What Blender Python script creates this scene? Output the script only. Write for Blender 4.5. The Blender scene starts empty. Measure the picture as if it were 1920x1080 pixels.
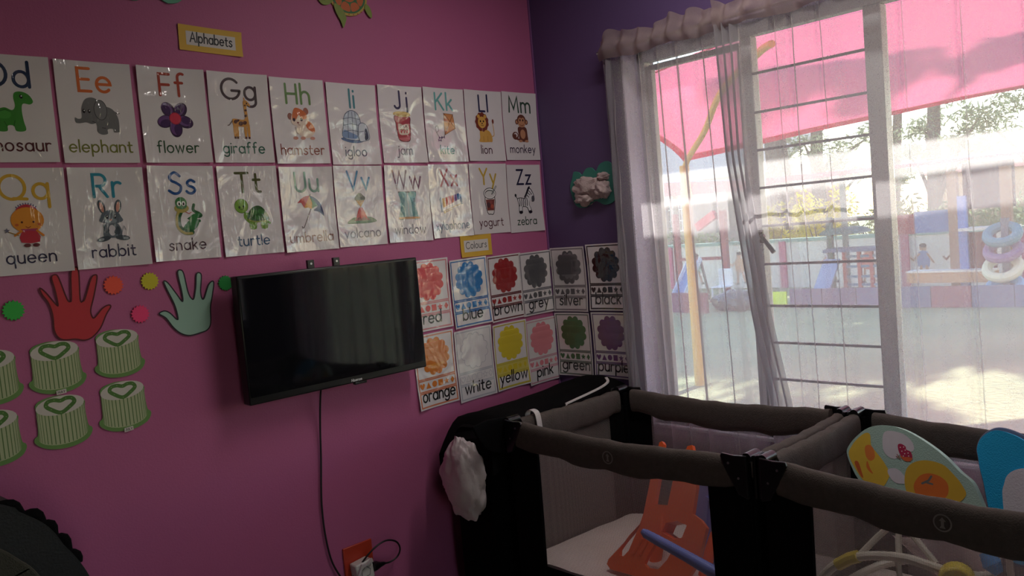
import bpy, bmesh, math, random
from math import sin, cos, pi, radians, sqrt, atan2
from mathutils import Vector, Matrix, noise
from mathutils.geometry import tessellate_polygon

S = bpy.context.scene
COL = S.collection
random.seed(7)
PI = pi

# ------------------------------------------------------------------ camera
cam_d = bpy.data.cameras.new('camera')
cam = bpy.data.objects.new('camera', cam_d)
COL.objects.link(cam)
S.camera = cam
yaw, pitch, roll = radians(46.3124), radians(-4.022), radians(-4.974)
fw = Vector((cos(pitch)*cos(yaw), cos(pitch)*sin(yaw), sin(pitch)))
rt = Vector((sin(yaw), -cos(yaw), 0))
up = rt.cross(fw)
rt2 = cos(roll)*rt + sin(roll)*up
up2 = -sin(roll)*rt + cos(roll)*up
cam.matrix_world = Matrix(((rt2.x, up2.x, -fw.x, -2.7472), (rt2.y, up2.y, -fw.y, -2.6119), (rt2.z, up2.z, -fw.z, 1.4509), (0, 0, 0, 1)))
cam_d.sensor_width = 36
cam_d.lens = 1548/1920*36
cam_d.clip_start, cam_d.clip_end = .02, 400

# ------------------------------------------------------------------ sky, sun, exposure
SUN_E = radians(33.5)
SUN_AZ = radians(4)                      # measured from +X towards +Y
w = bpy.data.worlds.new('sky')
S.world = w
w.use_nodes = True
nt = w.node_tree
sky = nt.nodes.new('ShaderNodeTexSky')
sky.sky_type = 'NISHITA'
sky.sun_disc = False
sky.sun_elevation = SUN_E
sky.sun_rotation = PI/2 - SUN_AZ
sky.air_density = 1.2
sky.dust_density = .3
nt.links.new(sky.outputs[0], nt.nodes['Background'].inputs[0])
nt.nodes['Background'].inputs[1].default_value = .56
sd = bpy.data.lights.new('sun', 'SUN')
sd.energy = 13.5
sd.angle = radians(.6)
sd.color = (1, .95, .88)
sun = bpy.data.objects.new('sun', sd)
COL.objects.link(sun)
sun.location = (12, 1, 9)
sdir = Vector((cos(SUN_E)*cos(SUN_AZ), cos(SUN_E)*sin(SUN_AZ), sin(SUN_E)))
sun.rotation_euler = sdir.to_track_quat('Z', 'Y').to_euler()
# lamp added to brighten the room, then a sampling portal for window daylight (it gives off no light of its own)
lamp_d = bpy.data.lights.new('added_fill_light', 'AREA')
lamp_d.shape = 'RECTANGLE'
lamp_d.size, lamp_d.size_y = .10, 1.18
lamp_d.energy = 10.5
lamp_d.color = (1, .93, .87)
lamp = bpy.data.objects.new('added_fill_light', lamp_d)
COL.objects.link(lamp)
lamp.location = (-.62, -1.45, 2.655)
pd = bpy.data.lights.new('window_portal', 'AREA')
pd.shape = 'RECTANGLE'
pd.size, pd.size_y = 1.5, 1.95
pd.cycles.is_portal = True
portal = bpy.data.objects.new('window_portal', pd)
COL.objects.link(portal)
portal.location = (.19, -1.5, 1.34)
portal.rotation_euler = (0, radians(90), 0)
S.view_settings.view_transform = 'Standard'
S.view_settings.look = 'None'
S.view_settings.exposure = 0.18
S.view_settings.gamma = 1.0
S.view_settings.use_curve_mapping = False
cy = S.cycles
cy.max_bounces = 9
cy.diffuse_bounces = 5
cy.glossy_bounces = 3
cy.transmission_bounces = 5
cy.transparent_max_bounces = 24
cy.caustics_reflective = cy.caustics_refractive = False
cy.sample_clamp_indirect = 4
cy.use_denoising = True

# ------------------------------------------------------------------ helpers
def lin(h):
    h = h.lstrip('#')
    if len(h) == 3: h = ''.join(c+c for c in h)
    o = []
    for i in (0, 2, 4):
        c = int(h[i:i+2], 16)/255
        o.append(c/12.92 if c <= .04045 else ((c+.055)/1.055)**2.4)
    return (*o, 1)

class NT:
    """small wrapper to wire shader nodes"""
    def __init__(s, name):
        s.m = bpy.data.materials.new(name)
        s.m.use_nodes = True
        s.t = s.m.node_tree
        s.b = s.t.nodes['Principled BSDF']
        s.out = s.t.nodes['Material Output']
    def n(s, kind, ins=None, **kw):
        nd = s.t.nodes.new('ShaderNode'+kind)
        for k, v in kw.items():
            setattr(nd, k, v)
        for k, v in (ins or {}).items():
            s.set(nd.inputs[k], v)
        return nd
    def set(s, sock, v):
        if hasattr(v, 'links') or isinstance(v, bpy.types.NodeSocket):
            s.t.links.new(v, sock)
        else:
            sock.default_value = v
    def link(s, a, b):
        s.t.links.new(a, b)
    def pos(s):
        return s.n('NewGeometry').outputs['Position']

def pm(name, hexc, rough=.6, var=.08, vs=6., bump=0., bs=120., metal=0., coat=0., coat_r=.1, spec=.5, sheen=0.):
    """principled material whose colour drifts a little with noise"""
    k = NT(name)
    c = lin(hexc)
    nz = k.n('TexNoise', {'Vector': k.pos(), 'Scale': vs, 'Detail': 3.})
    mix = k.n('MixRGB', {'Fac': nz.outputs['Fac'], 'Color1': tuple(x*(1-var) for x in c[:3])+(1,), 'Color2': tuple(min(1, x*(1+var)) for x in c[:3])+(1,)})
    k.link(mix.outputs[0], k.b.inputs['Base Color'])
    k.b.inputs['Roughness'].default_value = rough
    k.b.inputs['Metallic'].default_value = metal
    k.b.inputs['Specular IOR Level'].default_value = spec
    k.b.inputs['Coat Weight'].default_value = coat
    k.b.inputs['Coat Roughness'].default_value = coat_r
    k.b.inputs['Sheen Weight'].default_value = sheen
    if bump:
        n2 = k.n('TexNoise', {'Vector': k.pos(), 'Scale': bs, 'Detail': 2.})
        bp = k.n('Bump', {'Strength': bump, 'Distance': .004, 'Height': n2.outputs['Fac']})
        k.link(bp.outputs[0], k.b.inputs['Normal'])
    return k.m

class MB:
    """collects geometry for ONE mesh object"""
    def __init__(s):
        s.v, s.f, s.mi, s.c = [], [], [], []
    def add(s, vs, fs, m=0, c=None):
        o = len(s.v)
        s.v += [tuple(v) for v in vs]
        for f in fs:
            s.f.append([i+o for i in f])
            s.mi.append(m)
            s.c.append(c)
        return s
    def box(s, c, d, R=None, m=0):
        R = R or Matrix.Identity(3)
        c = Vector(c)
        vs = [c + R @ Vector((x*d[0]/2, y*d[1]/2, z*d[2]/2)) for x in (-1, 1) for y in (-1, 1) for z in (-1, 1)]
        return s.add(vs, [(0, 1, 3, 2), (4, 6, 7, 5), (0, 4, 5, 1), (2, 3, 7, 6), (0, 2, 6, 4), (1, 5, 7, 3)], m)
    def bar(s, a, b, wd, ht, m=0, upv=(0, 0, 1)):
        a, b = Vector(a), Vector(b)
        x = (b-a).normalized()
        u = Vector(upv)
        y = u.cross(x)
        y = y.normalized() if y.length > 1e-4 else Vector((0, 1, 0))
        z = x.cross(y)
        return s.box((a+b)/2, ((b-a).length, wd, ht), Matrix((x, y, z)).transposed(), m)
    def sweep(s, pts, prof, m=0, closed=False, cap=True, upv=None):
        """prof: list of 2D points, or function i -> list"""
        P = [Vector(p) for p in pts]
        n = len(P)
        rings = []
        prev = None
        for i in range(n):
            if closed:
                t = P[(i+1) % n]-P[i-1]
            else:
                t = P[min(i+1, n-1)]-P[max(i-1, 0)]
            t.normalize()
            if upv is not None:
                u = Vector(upv)
                a = t.cross(u).normalized()
            elif prev is None:
                u = Vector((0, 0, 1)) if abs(t.z) < .9 else Vector((1, 0, 0))
                a = t.cross(u).normalized()
            else:
                a = (prev - t*prev.dot(t)).normalized()
            prev = a
            b = a.cross(t)
            pr = prof(i) if callable(prof) else prof
            rings.append([P[i]+a*q[0]+b*q[1] for q in pr])
        k = len(rings[0])
        vs = [v for r in rings for v in r]
        fs = []
        for i in range(n if closed else n-1):
            j = (i+1) % n
            for q in range(k):
                fs.append((i*k+q, i*k+(q+1) % k, j*k+(q+1) % k, j*k+q))
        if cap and not closed:
            fs.append(tuple(range(k))[::-1])
            fs.append(tuple((n-1)*k+q for q in range(k)))
        return s.add(vs, fs, m)
    def tube(s, pts, r, n=8, m=0, closed=False):
        if callable(r) or isinstance(r, (list, tuple)):
            rr = r if callable(r) else (lambda i: r[i])
            return s.sweep(pts, lambda i: [(rr(i)*cos(2*PI*q/n), rr(i)*sin(2*PI*q/n)) for q in range(n)], m, closed)
        return s.sweep(pts, [(r*cos(2*PI*q/n), r*sin(2*PI*q/n)) for q in range(n)], m, closed)
    def cyl(s, a, b, r, n=16, m=0):
        return s.tube([a, b], r, n, m)
    def grid(s, nx, ny, fn, m=0, flip=False):
        vs = [fn(i/nx, j/ny) for j in range(ny+1) for i in range(nx+1)]
        fs = []
        for j in range(ny):
            for i in range(nx):
                a = j*(nx+1)+i
                q = (a, a+1, a+nx+2, a+nx+1)
                fs.append(q[::-1] if flip else q)
        return s.add(vs, fs, m)
    def prism(s, poly, y0, y1, M=None, m=0, holes=()):
        """poly in (x,z), from y0 (front, smaller y) to y1"""
        loops = [list(poly)]+[list(h) for h in holes]
        tri = tessellate_polygon([[Vector((p[0], p[1], 0)) for p in L] for L in loops])
        flat = [p for L in loops for p in L]
        n = len(flat)
        vs = [Vector((p[0], y0, p[1])) for p in flat]+[Vector((p[0], y1, p[1])) for p in flat]
        if M is not None:
            vs = [M @ v for v in vs]
        fs = [tuple(t) for t in tri]+[tuple(i+n for i in t[::-1]) for t in tri]
        o = 0
        for L in loops:
            k = len(L)
            for i in range(k):
                j = (i+1) % k
                fs.append((o+i, o+j, n+o+j, n+o+i))
            o += k
        return s.add(vs, fs, m)
    def ball(s, c, r, nu=14, nv=9, m=0, fn=None):
        c = Vector(c)
        r = r if hasattr(r, '__len__') else (r, r, r)
        vs, fs = [], []
        for j in range(nv+1):
            for i in range(nu):
                a, b = 2*PI*i/nu, PI*j/nv
                d = Vector((cos(a)*sin(b), sin(a)*sin(b), cos(b)))
                k = fn(d) if fn else 1
                vs.append(c+Vector((d.x*r[0], d.y*r[1], d.z*r[2]))*k)
        for j in range(nv):
            for i in range(nu):
                fs.append((j*nu+i, j*nu+(i+1) % nu, (j+1)*nu+(i+1) % nu, (j+1)*nu+i))
        return s.add(vs, fs, m)
    def build(s, name, mats, parent=None, smooth=35, bevel=0, seg=2, fix=True):
        me = bpy.data.meshes.new(name)
        me.from_pydata(s.v, [], s.f)
        mats = mats if isinstance(mats, (list, tuple)) else [mats]
        for mm in mats:
            me.materials.append(mm)
        me.polygons.foreach_set('material_index', s.mi)
        if any(c is not None for c in s.c):
            at = me.color_attributes.new('ink', 'FLOAT_COLOR', 'CORNER')
            buf = []
            for p in me.polygons:
                buf += list(s.c[p.index] or (1, 1, 1, 1))*p.loop_total
            at.data.foreach_set('color', buf)
        if fix:
            bm = bmesh.new()
            bm.from_mesh(me)
            bmesh.ops.recalc_face_normals(bm, faces=bm.faces)
            bm.to_mesh(me)
            bm.free()
        if smooth:
            me.polygons.foreach_set('use_smooth', [True]*len(me.polygons))
            me.set_sharp_from_angle(angle=radians(smooth))
        me.update()
        o = bpy.data.objects.new(name, me)
        COL.objects.link(o)
        if parent is not None:
            o.parent = parent
        if bevel:
            bv = o.modifiers.new('bevel', 'BEVEL')
            bv.width, bv.segments, bv.limit_method = bevel, seg, 'ANGLE'
            bv.angle_limit = radians(40)
        return o

def tag(o, label=None, cat=None, group=None, kind=None):
    if label: o['label'] = label
    if cat: o['category'] = cat
    if group: o['group'] = group
    if kind: o['kind'] = kind
    return o
def thing(name, label, cat, loc=(0, 0, 0), rz=0., group=None, ry=0., kind=None):
    o = bpy.data.objects.new(name, None)
    o.empty_display_size = .05
    COL.objects.link(o)
    o.location = loc
    o.rotation_euler = (0, ry, rz)
    return tag(o, label, cat, group, kind)
def struct(name, mb, mats, parent=None, **kw):
    o = mb.build(name, mats, parent, **kw)
    if parent is None:
        o['kind'] = 'structure'
    return o

def smooth_loop(pts, n=5, closed=True):
    P = [Vector((p[0], p[1], 0)) for p in pts]
    m = len(P)
    out = []
    rng = range(m) if closed else range(m-1)
    for i in rng:
        p0 = P[(i-1) % m] if closed else P[max(i-1, 0)]
        p1, p2 = P[i], P[(i+1) % m]
        p3 = P[(i+2) % m] if closed else P[min(i+2, m-1)]
        for k in range(n):
            t = k/n
            q = .5*((2*p1)+(p2-p0)*t+(2*p0-5*p1+4*p2-p3)*t*t+(3*p1-p0-3*p2+p3)*t**3)
            out.append((q.x, q.y))
    if not closed:
        out.append((P[-1].x, P[-1].y))
    return out
def spline3(pts, n=8):
    P = [Vector(p) for p in pts]
    m = len(P)
    out = []
    for i in range(m-1):
        p0, p1, p2, p3 = P[max(i-1, 0)], P[i], P[i+1], P[min(i+2, m-1)]
        for k in range(n):
            t = k/n
            out.append(.5*((2*p1)+(p2-p0)*t+(2*p0-5*p1+4*p2-p3)*t*t+(3*p1-p0-3*p2+p3)*t**3))
    out.append(P[-1])
    return out
def arc(cx, cy_, rx, ry, a0, a1, n=None):
    n = n or max(4, int(abs(a1-a0)/14))
    return [(cx+rx*cos(radians(a0+(a1-a0)*i/n)), cy_+ry*sin(radians(a0+(a1-a0)*i/n))) for i in range(n+1)]

class Ink:
    """flat printed artwork: coloured polygons in a local x/z frame, one mesh"""
    STEP = .00005
    def __init__(s, sx=1., ox=0., oz=0., warp=None, base=.0005):
        s.mb, s.k, s.sx, s.ox, s.oz, s.warp, s.base = MB(), 0, sx, ox, oz, warp, base
    def T(s, p):
        x, z = p[0]*s.sx+s.ox, p[1]*s.sx+s.oz
        return (x, -(s.base+s.k*s.STEP)-(s.warp(x, z) if s.warp else 0), z)
    def raw(s, pts, hx, holes=()):
        loops = [list(pts)]+[list(h) for h in holes]
        tri = tessellate_polygon([[Vector((p[0], p[1], 0)) for p in L] for L in loops])
        s.mb.add([s.T(p) for L in loops for p in L], [tuple(t) for t in tri], 0, lin(hx))
        s.k += 1
        return s
    def rect(s, x0, z0, x1, z1, hx, nx=8, nz=4):
        vs = [s.T((x0+(x1-x0)*i/nx, z0+(z1-z0)*j/nz)) for j in range(nz+1) for i in range(nx+1)]
        s.mb.add(vs, [(j*(nx+1)+i, j*(nx+1)+i+1, (j+1)*(nx+1)+i+1, (j+1)*(nx+1)+i) for j in range(nz) for i in range(nx)], 0, lin(hx))
        s.k += 1
        return s
    def ring(s, x0, z0, x1, z1, q, hx):
        for a in ((x0, z0, x1, z0+q, 12, 1), (x0, z1-q, x1, z1, 12, 1), (x0, z0+q, x0+q, z1-q, 1, 12), (x1-q, z0+q, x1, z1-q, 1, 12)):
            s.rect(*a[:4], hx, *a[4:])
            s.k -= 1
        s.k += 1
        return s
    def P(s, pts, hx, n=5):
        return s.raw(smooth_loop(pts, n) if n else pts, hx)
    def E(s, cx, cz, rx, rz, hx, rot=0., n=24):
        c, q = cos(radians(rot)), sin(radians(rot))
        return s.raw([(cx+rx*cos(2*PI*i/n)*c-rz*sin(2*PI*i/n)*q, cz+rx*cos(2*PI*i/n)*q+rz*sin(2*PI*i/n)*c) for i in range(n)], hx)
    def S(s, pts, wd, hx, closed=False, capped=True, bump_layer=True):
        P = [Vector((p[0], p[1])) for p in pts]
        n = len(P)
        h = wd/2
        L, R = [], []
        for i in range(n):
            if closed:
                a, b = P[i]-P[i-1], P[(i+1) % n]-P[i]
            else:
                a = P[i]-P[i-1] if i else P[1]-P[0]
                b = P[i+1]-P[i] if i < n-1 else a
            a, b = a.normalized(), b.normalized()
            na, nb = Vector((-a.y, a.x)), Vector((-b.y, b.x))
            mv = na+nb
            mv = mv.normalized() if mv.length > .2 else na
            d = max(.45, mv.dot(na))
            L.append(P[i]+mv*h/d)
            R.append(P[i]-mv*h/d)
        vs = [s.T(p) for p in L]+[s.T(p) for p in R]
        fs = [(i, (i+1) % n, n+(i+1) % n, n+i) for i in range(n if closed else n-1)]
        s.mb.add(vs, fs, 0, lin(hx))
        if capped and not closed:
            s.k += .12
            for p in (P[0], P[-1]):
                s.mb.add([s.T((p.x+h*cos(2*PI*i/10), p.y+h*sin(2*PI*i/10))) for i in range(10)], [tuple(range(10))], 0, lin(hx))
                s.k += .06
        s.k += 1 if bump_layer else .12
        return s
    def build(s, name, mat, parent):
        return s.mb.build(name, mat, parent, smooth=0, fix=False)

# ---------------- a drawn alphabet: every glyph is a list of strokes in units of the capital height
XH = .64
def _c(cx=.31, rx=.29): return arc(cx, .32, rx, .32, 0, 360, 22)
_h = [[(.05, 1.05), (.05, 0)], [(.05, .3)]+arc(.3, .37, .25, .27, 180, 0)+[(.55, 0)]]
GL = {
 'a': [_c(), [(.6, XH), (.6, 0)]], 'b': [[(.05, 1.05), (.05, 0)], _c(.34)], 'c': [arc(.31, .32, .29, .32, 48, 312)],
 'd': [_c(), [(.6, 1.05), (.6, 0)]], 'e': [[(.03, .33), (.6, .33)]+arc(.31, .32, .29, .32, 4, 318)],
 'f': [arc(.32, .88, .18, .18, 60, 180)+[(.14, 0)], [(0, XH-.02), (.34, XH-.02)]],
 'g': [_c(), [(.6, XH)]+arc(.32, -.1, .28, .24, 0, -150)], 'h': _h,
 'i': [[(.05, XH), (.05, 0)], [(.05, .9), (.05, .93)]], 'j': [[(.15, XH)]+arc(-.02, -.14, .17, .2, 0, -120), [(.15, .9), (.15, .93)]],
 'k': [[(.05, 1.05), (.05, 0)], [(.46, XH), (.06, .27)], [(.2, .39), (.5, 0)]], 'l': [[(.05, 1.05), (.05, 0)]],
 'm': [[(.05, XH), (.05, 0)], [(.05, .3)]+arc(.26, .4, .21, .24, 180, 0)+[(.47, 0)], [(.47, .3)]+arc(.68, .4, .21, .24, 180, 0)+[(.89, 0)]],
 'n': [[(.05, XH), (.05, 0)], [(.05, .3)]+arc(.3, .37, .25, .27, 180, 0)+[(.55, 0)]], 'o': [_c()],
 'p': [[(.05, XH), (.05, -.36)], _c(.34)], 'q': [_c(), [(.6, XH), (.6, -.36)]],
 'r': [[(.05, XH), (.05, 0)], [(.05, .3)]+arc(.27, .38, .22, .26, 180, 55)],
 's': [smooth_loop([(.43, .55), (.25, .64), (.08, .52), (.14, .37), (.32, .3), (.44, .17), (.3, .01), (.12, .02), (.02, .1)], 4, False)],
 't': [[(.15, .9)]+arc(.31, .16, .16, .16, 180, 290), [(0, XH-.02), (.36, XH-.02)]],
 'u': [[(.05, XH)]+arc(.3, .27, .25, .27, 180, 360)+[(.55, XH)], [(.55, .3), (.55, 0)]],
 'v': [[(.02, XH), (.27, 0), (.52, XH)]], 'w': [[(.02, XH), (.2, 0), (.4, XH), (.6, 0), (.78, XH)]],
 'x': [[(.02, XH), (.48, 0)], [(.48, XH), (.02, 0)]], 'y': [[(.02, XH), (.27, .04)], [(.52, XH), (.12, -.36)]],
 'z': [[(.03, XH-.03), (.46, XH-.03), (.03, .03), (.48, .03)]],
 'A': [[(.02, 0), (.4, 1), (.78, 0)], [(.16, .35), (.64, .35)]],
 'C': [arc(.5, .5, .48, .5, 45, 315)], 'D': [[(.06, 0), (.06, 1)]+arc(.3, .5, .46, .5, 90, -90)+[(.06, 0)]],
 'E': [[(.55, 1), (.06, 1), (.06, 0), (.56, 0)], [(.06, .52), (.5, .52)]], 'F': [[(.55, 1), (.06, 1), (.06, 0)], [(.06, .5), (.5, .5)]],
 'G': [arc(.5, .5, .48, .5, 42, 350)+[(.97, .42), (.55, .42)]], 'H': [[(.06, 0), (.06, 1)], [(.68, 0), (.68, 1)], [(.06, .5), (.68, .5)]],
 'I': [[(.06, 0), (.06, 1)]], 'J': [[(.4, 1)]+arc(.2, .2, .2, .2, 0, -160)], 'K': [[(.06, 0), (.06, 1)], [(.62, 1), (.08, .45)], [(.24, .6), (.68, 0)]],
 'L': [[(.06, 1), (.06, 0), (.52, 0)]], 'M': [[(.05, 0), (.12, 1), (.48, .2), (.84, 1), (.91, 0)]],
 'Q': [arc(.5, .5, .48, .5, 0, 360, 28), [(.52, .03), (1.02, 0)]],
 'R': [[(.06, 0), (.06, 1)]+arc(.33, .74, .26, .26, 90, -90)+[(.06, .48)], [(.3, .48), (.62, 0)]],
 'S': [smooth_loop([(.58, .83), (.34, 1), (.1, .82), (.16, .62), (.4, .5), (.6, .32), (.5, .06), (.26, 0), (.02, .14)], 5, False)],
 'T': [[(0, .97), (.68, .97)], [(.34, .97), (.34, 0)]], 'U': [[(.06, 1)]+arc(.36, .3, .3, .3, 180, 360)+[(.66, 1)]],
 'V': [[(.02, 1), (.36, 0), (.7, 1)]], 'W': [[(.02, 1), (.27, 0), (.52, .95), (.77, 0), (1.02, 1)]],
 'X': [[(.02, 1), (.6, 0)], [(.6, 1), (.02, 0)]], 'Y': [[(.02, 1), (.33, .48), (.64, 1)], [(.33, .48), (.33, 0)]],
 'Z': [[(.04, .97), (.6, .97), (.04, .03), (.62, .03)]], '1': [[(.0, .8), (.16, 1), (.16, 0)], [(0, 0), (.32, 0)]],
}
def text_width(t, gap):
    return sum(max(p[0] for st in GL[c] for p in st)-min(p[0] for st in GL[c] for p in st)+gap for c in t)-gap
def write(ink, t, cx, base, cap, hx, wd, gap=.2, maxw=None, slant=0., sx=1.):
    """centred line of lettering; sizes in metres, wd = stroke width"""
    W = text_width(t, gap)*cap*sx
    if maxw and W > maxw:
        sx *= maxw/W
        W = maxw
    x = cx-W/2
    for c in t:
        lo = min(p[0] for st in GL[c] for p in st)
        hi = max(p[0] for st in GL[c] for p in st)
        for st in GL[c]:
            ink.S([(x+((p[0]-lo)+slant*p[1])*cap*sx, base+p[1]*cap) for p in st], wd, hx, bump_layer=False)
        x += (hi-lo+gap)*cap*sx
    ink.k += 1

# ------------------------------------------------------------------ materials
def wall_mat(name, hexc, b=.25):
    k = NT(name)
    c = lin(hexc)
    nz = k.n('TexNoise', {'Vector': k.pos(), 'Scale': 1.3, 'Detail': 4.})
    mix = k.n('MixRGB', {'Fac': nz.outputs['Fac'], 'Color1': tuple(x*.92 for x in c[:3])+(1,), 'Color2': tuple(min(1, x*1.07) for x in c[:3])+(1,)})
    k.link(mix.outputs[0], k.b.inputs['Base Color'])
    k.b.inputs['Roughness'].default_value = .55
    k.b.inputs['Specular IOR Level'].default_value = .35
    n2 = k.n('TexNoise', {'Vector': k.pos(), 'Scale': 160., 'Detail': 3.})
    n3 = k.n('TexNoise', {'Vector': k.pos(), 'Scale': 9., 'Detail': 2.})
    sm = k.n('MixRGB', {'Fac': .4, 'Color1': n2.outputs['Fac'], 'Color2': n3.outputs['Fac']})
    bp = k.n('Bump', {'Strength': b, 'Distance': .004, 'Height': sm.outputs[0]})
    k.link(bp.outputs[0], k.b.inputs['Normal'])
    return k.m
M_PINK = wall_mat('pink_wall_paint', '#bd6693')
M_PURPLE = wall_mat('purple_wall_paint', '#5f4b76')
M_CREAM = wall_mat('cream_wall_paint', '#7d726e')
M_CEIL = wall_mat('ceiling_paint', '#aaa29e')

def tile_mat():
    k = NT('floor_tiles')
    br = k.n('TexBrick', {'Vector': k.pos(), 'Color1': lin('#5f5a54'), 'Color2': lin('#676159'), 'Mortar': lin('#5c5651'), 'Scale': 2.5, 'Mortar Size': .008, 'Brick Width': 1., 'Row Height': 1.}, offset=0.)
    k.link(br.outputs[0], k.b.inputs['Base Color'])
    k.b.inputs['Roughness'].default_value = .35
    return k.m
M_FLOOR = tile_mat()

def laminate(name, ink):
    """printed paper under a shiny, slightly rippled plastic film"""
    k = NT(name)
    if ink:
        at = k.n('Attribute', attribute_name='ink')
        k.link(at.outputs['Color'], k.b.inputs['Base Color'])
    else:
        nz = k.n('TexNoise', {'Vector': k.pos(), 'Scale': 8.})
        mix = k.n('MixRGB', {'Fac': nz.outputs['Fac'], 'Color1': lin('#e2dbdf'), 'Color2': lin('#ece6ea')})
        k.link(mix.outputs[0], k.b.inputs['Base Color'])
    k.b.inputs['Roughness'].default_value = .45
    k.b.inputs['Specular IOR Level'].default_value = .2
    p = k.pos()
    a = k.n('TexNoise', {'Vector': p, 'Scale': 9., 'Detail': 1.5, 'Distortion': .8})
    mp = k.n('Mapping', {'Vector': p, 'Rotation': (0, .5, 0), 'Scale': (1, 1, .25)})
    b = k.n('TexNoise', {'Vector': mp.outputs[0], 'Scale': 46., 'Detail': 2., 'Distortion': 1.5})
    th = k.n('Math', {0: b.outputs['Fac'], 1: .56}, operation='SUBTRACT')
    th2 = k.n('Math', {0: th.outputs[0], 1: 0.}, operation='MAXIMUM')
    th3 = k.n('Math', {0: th2.outputs[0], 1: .35}, operation='MULTIPLY')
    ad = k.n('Math', {0: a.outputs['Fac'], 1: th3.outputs[0]}, operation='ADD')
    bp = k.n('Bump', {'Strength': 1., 'Distance': .009, 'Height': ad.outputs[0]})
    k.b.inputs['Coat Weight'].default_value = 1.
    k.b.inputs['Coat Roughness'].default_value = .08
    k.b.inputs['Coat IOR'].default_value = 1.85
    k.link(bp.outputs[0], k.b.inputs['Coat Normal'])
    return k.m
M_SHEET = laminate('laminated_paper', False)
M_INK = laminate('laminated_print', True)

def matte_ink(name, rough=.7):
    k = NT(name)
    at = k.n('Attribute', attribute_name='ink')
    nz = k.n('TexNoise', {'Vector': k.pos(), 'Scale': 30.})
    mr = k.n('MapRange', {'Value': nz.outputs['Fac'], 'To Min': .92, 'To Max': 1.06})
    mix = k.n('VectorMath', {0: at.outputs['Color'], 'Scale': mr.outputs[0]}, operation='SCALE')
    k.link(mix.outputs[0], k.b.inputs['Base Color'])
    k.b.inputs['Roughness'].default_value = rough
    return k.m
M_PAPERINK = matte_ink('printed_card', .6)
M_CLOTHINK = matte_ink('printed_fabric', .9)

M_BLACKPL = pm('black_plastic', '#131315', .28, bump=.08, bs=300)
M_BLACKCL = pm('black_cloth', '#0c0b0d', .95, bump=.5, bs=420, spec=.1)
M_WHITEPL = pm('white_plastic', '#dedad6', .4)
M_CABLE = pm('black_cable_rubber', '#0d0b0d', .5)
M_STEEL = pm('brushed_steel', '#b8b8bc', .3, metal=1.)
M_FRAMEP = pm('white_frame_enamel', '#cfd0d4', .35, bump=.05)
M_BARP = pm('grey_bar_enamel', '#b4b5bc', .4)

# ------------------------------------------------------------------ room shell
RX, RY, RZ = -4.3, -5.4, 2.75
struct('floor', MB().box(((RX)/2, RY/2, -.05), (-RX, -RY, .1)), M_FLOOR, smooth=0)
struct('ceiling', MB().box(((RX)/2, RY/2, RZ+.05), (-RX, -RY, .1)), M_CEIL, smooth=0)
struct('wall_left', MB().box((RX/2, .1, RZ/2), (-RX, .2, RZ)), M_PINK, smooth=0)
PURP = Matrix.Rotation(-PI/2, 4, 'Z')       # local x runs along the purple wall, local -y points into the room
WY0, WY1, WZ0, WZ1 = .51, 2.50, .60, 2.14
struct('wall_right', MB().prism([(-.2, 0), (-RY, 0), (-RY, RZ), (-.2, RZ)], 0, .2, PURP, 0,
       [[(WY0, WZ0), (WY1, WZ0), (WY1, WZ1), (WY0, WZ1)], [(3.30, .9), (4.70, .9), (4.70, WZ1), (3.30, WZ1)]]), M_PURPLE, smooth=0)
struct('wall_back', MB().box((RX-.1, RY/2, RZ/2), (.2, -RY, RZ)), M_CREAM, smooth=0)
# the wall behind the camera, with an unseen doorway added to let daylight in
struct('wall_near', MB().prism([(RX, 0), (0, 0), (0, RZ), (RX, RZ)], RY-.2, RY, None, 0,
       [[(-3.75, .001), (-2.85, .001), (-2.85, 2.05), (-3.75, 2.05)]]), M_CREAM, smooth=0)
struct('trim_1', MB().box((-.0035, -.0035, RZ/2), (.007, .007, RZ)), pm('corner_bead_paint', '#8a5a90', .5), smooth=0)

# ------------------------------------------------------------------ window
win = thing('window_1', None, None, (.1, 0, 0), kind='structure')
fr = MB()
for a, b in ((-.505, -.55), (-2.455, -2.505)):
    fr.box((0, (a+b)/2, (WZ0+WZ1)/2), (.05, abs(a-b), WZ1-WZ0))
fr.box((0, -1.505, WZ1-.027), (.05, 2., .055))
fr.box((0, -1.505, WZ0+.025), (.05, 2., .05))
fr.build('frame', M_FRAMEP, win, bevel=.004)
MB().box((0, -1.012, (WZ0+WZ1)/2), (.05, .045, WZ1-WZ0-.11)).build('mullion', M_FRAMEP, win, bevel=.004)
MB().box((0, -1.478, (WZ0+WZ1)/2), (.055, .058, WZ1-WZ0-.11)).build('mullion', M_FRAMEP, win, bevel=.004)
# casement rails just inside the first bay
cs = MB()
for y in (-.563, -.980):
    cs.box((.005, y, 1.36), (.03, .024, 1.42))
for z in (.662, 2.062):
    cs.box((.005, -.7715, z), (.03, .42, .022))
cs.build('casement_sash', M_FRAMEP, win, bevel=.003)
for z in (1.946, 1.804, 1.665, 1.525, 1.383, 1.240, 1.083, .944, .805, .668):
    MB().box((-.02, -1.245, z), (.008, .44, .009)).build('security_bar', M_BARP, win, smooth=0)
hm = MB()
hm.tube([(-.028, -1.036, 1.345), (-.045, -1.04, 1.343), (-.05, -1.06, 1.325), (-.05, -1.09, 1.285)], [.011, .010, .008, .009], 8)
hm.box((-.026, -1.028, 1.345), (.008, .02, .05))
hm.build('window_handle', M_BLACKPL, win)
kg = NT('window_glass')
gl = kg.n('BsdfGlossy', {'Roughness': .0})
tr = kg.n('BsdfTransparent', {'Color': (.97, .98, .97, 1)})
lw = kg.n('LayerWeight', {'Blend': .12})
mx = kg.n('MixShader', {0: lw.outputs['Fresnel']})
kg.link(tr.outputs[0], mx.inputs[1])
kg.link(gl.outputs[0], mx.inputs[2])
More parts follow.
